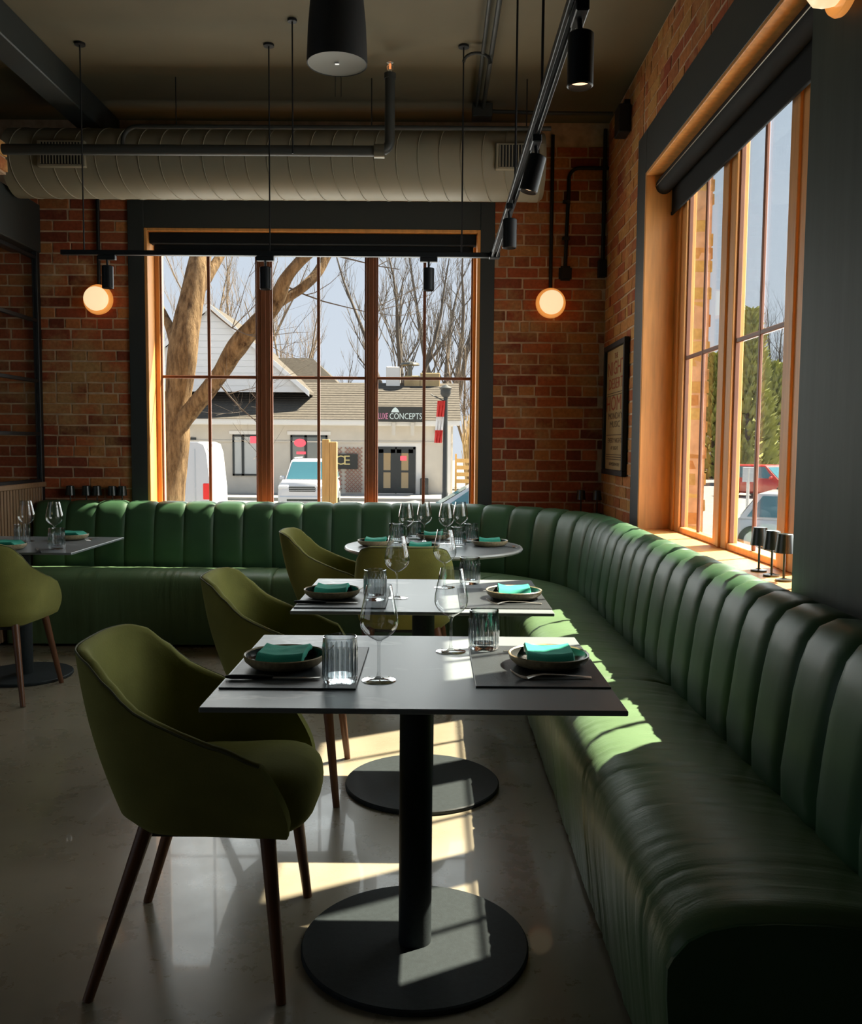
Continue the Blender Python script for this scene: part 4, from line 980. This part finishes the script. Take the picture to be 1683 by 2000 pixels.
# vehicles ---------------------------------------------------------------
def car(name, label, cat, loc, rz, paint, Ln, Wd, Ht, hood, boot, cab0, cab1, wind=.55, suv=False):
    """built facing local -Y; origin on the ground under its middle"""
    v = thing(name, label, cat, loc, rz)
    belt = Ht * .58; hw = Wd / 2; y0, y1 = -Ln / 2, Ln / 2
    secs = [(y0, .30, hood * .78, hw * .80), (y0 + .12, .22, hood * .92, hw * .95), (y0 + .6, .2, hood, hw), (y0 + cab0, .2, belt, hw), (y1 - boot * .2 - .5, .2, belt, hw), (y1 - .12, .22, belt * .97, hw * .95), (y1, .34, belt * .8, hw * .85)]
    mb = MB(); rings = []
    for (y, zb, zt, h_) in secs:
        c = .10; rings.append([(-h_ + c, y, zb), (h_ - c, y, zb), (h_, y, zb + c), (h_, y, (zb + zt) / 2), (h_ * .96, y, zt - c), (h_ * .86, y, zt), (-h_ * .86, y, zt), (-h_ * .96, y, zt - c), (-h_, y, (zb + zt) / 2), (-h_, y, zb + c)])
    n = 10
    mb.add([p for r in rings for p in r], [(i * n + j, i * n + (j + 1) % n, (i + 1) * n + (j + 1) % n, (i + 1) * n + j) for i in range(len(rings) - 1) for j in range(n)] + [tuple(range(n)), tuple((len(rings) - 1) * n + j for j in range(n - 1, -1, -1))])
    mb.build('body', paint, v, smooth=35)
    ya, yb = y0 + cab0 - .05, y1 - cab1; rt = hw * .74
    cbn = MB().add([(-hw * .9, ya, belt - .02), (hw * .9, ya, belt - .02), (hw * .9, yb + .3, belt - .02), (-hw * .9, yb + .3, belt - .02),
              (-rt, ya + wind, Ht - .05), (rt, ya + wind, Ht - .05), (rt, yb - .1, Ht - .05), (-rt, yb - .1, Ht - .05), (-rt * .9, ya + wind + .12, Ht), (rt * .9, ya + wind + .12, Ht), (rt * .9, yb - .25, Ht), (-rt * .9, yb - .25, Ht)],
             [(0, 1, 5, 4), (1, 2, 6, 5), (2, 3, 7, 6), (3, 0, 4, 7), (4, 5, 9, 8), (5, 6, 10, 9), (6, 7, 11, 10), (7, 4, 8, 11), (8, 9, 10, 11)]).build('cabin', paint, v, smooth=30)
    def quad(nm, pts, m, nrm):
        o_ = Vector(nrm) * .012; MB().add([Vector(p) + o_ for p in pts], [(0, 1, 2, 3)]).build(nm, m, cbn)
    zb_, zt_ = belt + .03, Ht - .10
    f_ = lambda z: (z - belt) / (Ht - .05 - belt)
    def fr(x, z): return (x * (1 - f_(z)) * .92 * hw / .9 * .9 + x * f_(z) * rt * .96 if False else x * (hw * .84 * (1 - f_(z)) + rt * .92 * f_(z)), ya + wind * f_(z), z)
    quad('windscreen', [fr(-1, zb_), fr(1, zb_), fr(1, zt_), fr(-1, zt_)], M_carglass, (0, -1, .4))
    def bk(x, z): return (x * (hw * .84 * (1 - f_(z)) + rt * .92 * f_(z)), yb + .3 - .4 * f_(z), z)
    quad('rear_window', [bk(-1, zb_), bk(1, zb_), bk(1, zt_), bk(-1, zt_)], M_carglass, (0, 1, .4))
    for s_ in (-1, 1):
        def sd(y, z): return (s_ * (hw * .9 * (1 - f_(z)) + rt * f_(z)), y, z)
        ym = (ya + yb) / 2 + .15
        quad('side_window', [sd(ya + .3, zb_), sd(ym - .04, zb_), sd(ym - .04, zt_), sd(ya + wind + .05, zt_)], M_carglass, (s_, 0, .2))
        quad('side_window', [sd(ym + .04, zb_), sd(yb + .12, zb_), sd(yb - .2, zt_), sd(ym + .04, zt_)], M_carglass, (s_, 0, .2))
        MB().bbox(s_ * (hw + .06) - .1, s_ * (hw + .06) + .1, ya + .25, ya + .37, belt - .02, belt + .14, .03).build('mirror', paint, v)
        for y in (y0 + .85, y1 - .85):
            wh = MB().tube([(s_ * (hw - .18), y, .34), (s_ * (hw + .01), y, .34)], .34, 24).build('wheel', M_tyre, v, smooth=40)
            MB().tube([(s_ * (hw + .0), y, .34), (s_ * (hw + .02), y, .34)], .21, 16).build('rim', M_silver, wh, smooth=40)
        MB().bbox(s_ * hw * .72 - .2, s_ * hw * .72 + .2, y0 - .01, y0 + .16, hood * .70, hood * .84, .04).build('head_light', M_head, v)
        MB().bbox(s_ * hw * .78 - .14, s_ * hw * .78 + .14, y1 - .14, y1 + .015, belt * .62, belt * .86, .03).build('tail_light', M_tail, v)
        if suv: MB().tube([(s_ * rt * .86, ya + wind + .2, Ht + .05), (s_ * rt * .86, yb - .3, Ht + .05)], .025, 8).build('roof_rail', M_silver, v)
    MB().bbox(-hw * .52, hw * .52, y0 - .02, y0 + .1, hood * .62, hood * .80, .03).build('grille', M_winframe, v)
    for k in range(2): MB().box(-hw * .5, hw * .5, y0 - .03, y0, hood * (.66 + .06 * k), hood * (.675 + .06 * k)).build('grille_bar', M_silver, v)
    MB().bbox(-hw * .9, hw * .9, y0 - .05, y0 + .15, .28, .55, .05).build('bumper', paint, v)
    MB().bbox(-hw * .6, hw * .6, y0 - .055, y0 + .1, .34, .45, .02).build('air_intake', M_winframe, v)
    MB().bbox(-hw * .9, hw * .9, y1 - .15, y1 + .05, .28, .58, .05).build('bumper', paint, v)
    return v
car('suv', 'white off road car parked facing the window across the street', 'car', (at(591, 900, 33).x, 35.2, GZ), 0, M_white, 4.7, 1.92, 1.86, 1.12, 1, 1.5, .15, .55, True)
car('hatchback', 'silver car at the lower right of the back window', 'car', (at(930, 950, 23).x, 23.6, GZ), -pi / 2, M_silver, 4.4, 1.8, 1.46, .95, 1, 1.15, .75, .95)
car('sedan', 'white car parked close outside the side window', 'car', (9.0, 20.5, GZ), radians(62), M_white, 4.6, 1.82, 1.45, .95, 1, 1.2, .8, .85)
car('parked_car', 'red car farther off outside the side window', 'car', (16.4, 44, GZ), radians(35), M_redcar, 4.5, 1.85, 1.6, 1.0, 1, 1.2, .5, .8)
v = thing('van', 'white delivery van parked behind the big tree trunk', 'van', (at(405, 900, 24.5).x, 24.5, GZ))
side = [(-5.4, .35), (-5.45, .8), (-5.1, 1.15), (-4.4, 1.25), (-3.7, 2.15), (-3.3, 2.42), (-2.8, 2.5), (-.25, 2.5), (-.10, 2.44), (-.02, 2.2), (.08, 1.2), (.10, .4)]
MB().prism(side, 0.06, 1.94, 'y').build('body', M_white, v)
MB().prism([(x_ * .995 - .01, z_ * .985 + .01) for x_, z_ in side], 0.0, 2.0, 'y').build('side_panel', M_white, v)
MB().bbox(-.13, .095, -.02, .10, .92, 1.36, .02).build('tail_light', M_tail, v); MB().bbox(-.06, .05, 1.9, 2.02, .92, 1.36, .02).build('tail_light', M_tail, v)
MB().bbox(-.1, .18, .1, 1.9, .35, .6, .03).build('bumper', M_winframe, v)
MB().box(-.35, -.33, -.012, .0, .5, 2.3).build('door_seam', M_silver, v); MB().box(-2.2, -2.18, -.012, .0, .5, 2.3).build('door_seam', M_silver, v)
MB().add([(-4.25, -.012, 1.35), (-3.3, -.012, 1.35), (-3.3, -.012, 2.1), (-3.7, -.012, 2.1)], [(0, 1, 2, 3)]).build('side_window', M_carglass, v)
MB().bbox(.0, .06, .25, .32, 2.35, 2.44, .01).build('marker_lamp', M_winframe, v)
for x_ in (-4.5, -.95):
    for y_ in (.0, 1.78): MB().tube([(x_, y_ - .0, .36), (x_, y_ + .22, .36)], .36, 24).build('wheel', M_tyre, v, smooth=40)

# posts and flag -----------------------------------------------------------
p = at(644, 900, 11)
o = thing('timber_post', 'pale timber posts standing close outside the back window', 'post', (p.x, 11, GZ))
for dx in (-.045, .045): MB().bbox(dx - .044, dx + .044, -.06, .06, 0, at(644, 858, 11).z - GZ - (.0 if dx < 0 else .03), .006).build('timber', M_lumber, o)
p = at(869, 900, 30)
o = thing('street_lamp', 'grey street lamp post with a lantern top right of the shop door', 'lamp post', (p.x, 30, GZ))
lt = at(869, 758, 30).z - GZ
MB().tube([(0, 0, 0), (0, 0, .8), (0, 0, .9), (0, 0, lt - .3)], [.12, .11, .085, .07], 14).build('pole', M_winframe, o, smooth=40)
MB().lathe([(.10, lt - .3), (.17, lt - .2), (.17, lt - .05), (.22, lt), (.06, lt + .10), (0, lt + .12)], 14).build('lantern', M_winframe, o, smooth=40)
MB().tube([(0, 0, lt - .45), (-.42, 0, lt - .25), (-.5, 0, lt - .2)], .02, 6).build('arm', M_winframe, o)
fo = thing('flag', 'folded red and white flag hanging from the street lamp', 'flag', (p.x - .14, 29.9, at(869, 783, 30).z))
fh = at(869, 783, 30).z - at(869, 865, 30).z
def fl_(z0, z1):
    mb = MB()
    mb.grid(lambda i, j: ((-.13 - .10 * (z0 + (z1 - z0) * i / 6)) + .24 * j / 8 + .02 * sin(j * 1.7), .05 * sin(j * 2.1 + i * .4), -fh * (z0 + (z1 - z0) * i / 6)), 6, 8)
    return mb
fl_(0, .38).build('red_band', M_flagred, fo, smooth=60); fl_(.38, .70).build('white_band', M_flagwhite, fo, smooth=60); fl_(.70, 1).build('red_band', M_flagred, fo, smooth=60)
o = thing('wooden_fence', 'low plank fence at the right of the shop', 'fence', (at(905, 930, 46).x, 46, GZ))
for k in range(4): MB().box(-.45, 3.0, -.03, .0, .5 + k * .35, .7 + k * .35).build('plank', M_lumber, o)
for x_ in (-.45, 1, 2.9): MB().box(x_, x_ + .1, 0, .1, 0, 2.0).build('post', M_lumber, o)
sp_ = thing('sign_post', 'pale sign post outside the side window', 'sign post', (at(1462, 900, 30).x, 30, GZ))
MB().tube([(0, 0, 0), (0, 0, 1.75)], .05, 10).build('pole', M_trimw, sp_); MB().bbox(-.2, .2, -.04, .0, 1.3, 1.8, .01).build('panel', M_white, sp_)
hs = thing('house', 'small white house far off behind the parked cars', 'house', (at(1450, 870, 85).x, 85, GZ))
MB().box(-4, 3, 0, 6, 0, 2.6).build('wall', M_siding, hs); MB().prism([(-4.4, 2.5), (3.4, 2.5), (-.5, 4.6)], -.4, 6.4, 'y').build('roof', M_shingle, hs)
MB().box(-2, -.8, -.06, 0, .8, 2).build('window', M_wingl, hs); MB().box(.8, 2, -.06, 0, .8, 2).build('window', M_wingl, hs)

# trees ---------------------------------------------------------------------
def px_tube(mb, pts, Y, n=14):
    s = Y / F_PX; P = [at(x, y, Y + dy) for (x, y, r, dy) in pts]; R = [r * s for (x, y, r, dy) in pts]
    Q, RR = [], []
    for i in range(len(P) - 1):                       # smooth the path
        p0, p1, p2, p3 = P[max(i - 1, 0)], P[i], P[i + 1], P[min(i + 2, len(P) - 1)]
        for k in range(6):
            t = k / 6; Q.append(.5 * ((2 * p1) + (p2 - p0) * t + (2 * p0 - 5 * p1 + 4 * p2 - p3) * t * t + (3 * p1 - p0 - 3 * p2 + p3) * t ** 3)); RR.append(R[i] + (R[i + 1] - R[i]) * t)
    Q.append(P[-1]); RR.append(R[-1])
    RR = [r * (1 + .10 * noise.noise(q * 2.3)) for q, r in zip(Q, RR)]
    b0 = len(mb.v); mb.tube(Q, RR, n)
    for i in range(b0, len(mb.v)):
        v_ = Vector(mb.v[i]); q = Q[(i - b0) // n] if (i - b0) // n < len(Q) else Q[-1]
        mb.v[i] = tuple(v_ + (v_ - q) * (.16 * noise.noise(Vector((v_.x * 7, v_.y * 7, v_.z * 1.5)))))
bt = thing('large_tree', 'big pale barked tree with leaning forked trunk just outside the back window', 'tree', (at(330, 1000, 9.5).x, 9.5, GZ))
def local(mb, o):
    mb.v = [(x - o.location.x, y - o.location.y, z - o.location.z) for x, y, z in mb.v]; return mb
mb = MB(); px_tube(mb, [(308, 1120, 46, 0), (316, 1050, 36, 0), (325, 980, 32, 0), (334, 900, 31, 0), (342, 850, 31, 0), (347, 783, 23, 0), (357, 700, 27, 0), (372, 600, 25, .1), (385, 535, 23, .2), (395, 480, 20, .3), (412, 400, 16, .4), (432, 290, 13, .5), (440, 180, 9, .5)], 9.5, 20)
local(mb, bt).build('trunk', M_bark, bt, smooth=70)
for pts in ([(338, 875, 24, 0), (350, 832, 20, -.05), (379, 795, 18, -.1), (426, 736, 17, -.2), (463, 677, 18, -.3), (503, 631, 16, -.4), (534, 597, 15, -.4), (559, 545, 12, -.5), (585, 510, 10, -.5), (615, 482, 9, -.5), (660, 420, 7, -.5), (700, 320, 5, -.5)],
            [(528, 600, 11, -.4), (555, 584, 9.5, -.35), (585, 566, 9.5, -.3), (618, 535, 9, -.2), (642, 493, 9, -.1), (680, 430, 7, 0), (720, 340, 5, 0)],
            [(343, 668, 12, 0), (332, 640, 9, .1), (318, 610, 7.5, .2), (306, 580, 7, .2), (294, 520, 6, .2), (285, 450, 5, .2)],
            [(392, 560, 13, .2), (408, 535, 11, .3), (424, 510, 9.5, .4), (440, 480, 8.5, .5), (470, 400, 6, .5)]):
    mb = MB(); px_tube(mb, pts, 9.5, 14); local(mb, bt).build('branch', M_bark, bt, smooth=70)
def twigs(mb, p, d, ln, r, lev, rnd, spread=.5, up=.25, n=4):
    k = 4 if lev > 1 else 3; pts = [p]; dd = d.copy()
    for i in range(k):
        dd = (dd + Vector((rnd.uniform(-1, 1), rnd.uniform(-1, 1), rnd.uniform(-.6, 1))) * .16 + Vector((0, 0, up * .15))).normalized(); pts.append(pts[-1] + dd * ln / k)
    mb.tube(pts, [r * (1 - .6 * i / k) for i in range(k + 1)], n, False)
    if lev <= 0: return
    for c in range(rnd.choice((3, 4)) if lev > 1 else 4):
        q = pts[rnd.randint(1, k)]; a = Vector((rnd.uniform(-1, 1), rnd.uniform(-1, 1), rnd.uniform(-.1, 1))).normalized()
        twigs(mb, q, (dd * (1 - spread) + a * spread + Vector((0, 0, up))).normalized(), ln * rnd.uniform(.55, .8), r * .5, lev - 1, rnd, spread, up, 3)
rnd = random.Random(5); mb = MB()
for (x, y, d) in ((640, 420, (1, .2, .1)), (612, 490, (1, 0, -.1)), (430, 330, (.4, -.2, .5)), (560, 560, (.8, -.3, -.35)), (405, 600, (.5, -.3, -.3)), (420, 740, (.3, -.2, -.5)), (300, 590, (-.4, 0, .7)), (650, 470, (1, .2, .3))):
    twigs(mb, at(x, y, 9.3), Vector(d).normalized(), .9, .012, 3, rnd, .45, .0)
tag(local(mb, bt).build('twigs', M_twig, bt), kind='stuff')

def bare_tree(px, ybase, Y, hgt, r, seed, m, label, forks=3, lev=4, spread=.42, up=.3):
    rnd = random.Random(seed); base = at(px, ybase, Y); o = thing('bare_tree', label, 'tree', (base.x, Y, GZ), 0, 'bare trees beyond the shop')
    mb = MB(); mt = MB(); z0 = hgt * .18
    mt.tube([(0, 0, 0), (rnd.uniform(-.1, .1), 0, z0)], [r * 1.2, r], 8)
    for f in range(forks):
        a = 2 * pi * f / forks + rnd.uniform(-.4, .4); d = Vector((cos(a) * .32, sin(a) * .32, 1)).normalized()
        pts = [Vector((0, 0, z0 * .9))]; dd = d
        for i in range(7): dd = (dd + Vector((rnd.uniform(-.12, .12), rnd.uniform(-.12, .12), .03))).normalized(); pts.append(pts[-1] + dd * hgt * .11)
        rr = [r * .72 * (1 - .82 * i / 7) for i in range(8)]
        mt.tube(pts, rr, 6)
        for i in range(2, 8):
            for c in range(2):
                aa = Vector((rnd.uniform(-1, 1), rnd.uniform(-1, 1), rnd.uniform(.2, 1))).normalized()
                twigs(mb, pts[i], (dd * .45 + aa * .55).normalized(), hgt * .2 * (1 - .07 * i), rr[i] * .45, lev - 2, rnd, spread, up)
    mt.build('trunk', m, o, smooth=60); tag(mb.build('twigs', m, o), kind='stuff'); return o
bare_tree(775, 760, 56, 15.5, .30, 11, M_twig, 'tall bare tree with forked trunk behind the shop roof vent', 4)
bare_tree(872, 760, 74, 19.5, .40, 12, M_twig, 'tall bare tree at the right edge of the back window', 4)
bare_tree(650, 760, 92, 12, .24, 13, M_twig, 'smaller bare tree between the gable and the window mullion', 3)
bare_tree(548, 700, 60, 13, .2, 14, M_twig2, 'pale bare tree rising behind the white gable', 4)
bare_tree(455, 700, 80, 21, .28, 15, M_twig2, 'broad brownish bare tree behind the leaning branch', 5)
bare_tree(330, 700, 66, 14, .22, 16, M_twig2, 'bare tree behind the big trunk at the left of the window', 4)
bare_tree(915, 900, 52, 9, .15, 18, M_twig2, 'low straw coloured bare tree right of the shop corner', 5, 4, .5, .2)
bare_tree(1525, 870, 88, 17, .28, 19, M_twig, 'bare tree seen through the side window', 4)

def evergreen(px, Y, hgt, rad, seed, label, pw_=1.0):
    rnd = random.Random(seed); o = thing('evergreen_tree', label, 'tree', (at(px, 900, Y).x, Y, GZ), 0, 'evergreens outside the side window')
    MB().tube([(0, 0, 0), (0, 0, hgt * .8)], [.25, .05], 8).build('trunk', M_twig, o)
    mb = MB()
    for k in range(1500):
        z = hgt * (rnd.random() ** .8); f = (1 - z / hgt) ** pw_; rr = rad * f * (.75 + .35 * rnd.random()) + .1; a = rnd.uniform(0, 2 * pi)
        c = Vector((cos(a) * rr, sin(a) * rr, z)); s_ = .22 + .35 * rnd.random()
        t = Vector((cos(a), sin(a), .9)).normalized(); u = t.orthogonal().normalized(); v_ = t.cross(u)
        mb.add([c + t * s_ * 1.3, c - t * s_ * .5 + u * s_ * .55, c - t * s_ * .5 - u * s_ * .4 + v_ * s_ * .45, c - t * s_ * .5 - v_ * s_ * .55], [(0, 1, 2), (0, 2, 3), (0, 3, 1), (1, 3, 2)])
    tag(mb.build('foliage', M_green, o, fixn=False), kind='stuff'); return o
evergreen(1458, 60, 11.4, 2.0, 21, 'tall pointed evergreen outside the side window', .8)
evergreen(1505, 76, 9.4, 2.6, 22, 'rounder lower evergreen right of the pointed one', .35)
evergreen(1392, 70, 9.5, 2.2, 23, 'evergreen glimpsed beside the buff brick return', .8)
rnd = random.Random(9)
hd = thing('dry_hedge', 'straw coloured dry hedge beyond the fence right of the shop', 'hedge', (at(905, 900, 50).x, 50, GZ))
mb = MB()
for k in range(700):
    x_ = rnd.uniform(.2, 3.2); mb.tube([(x_, rnd.uniform(-.5, .5), 0), (x_ + rnd.uniform(-.4, .4), rnd.uniform(-.6, .6), rnd.uniform(2, 4.2))], [.05, .012], 3, False)
tag(mb.build('stems', M_tan, hd), kind='stuff')
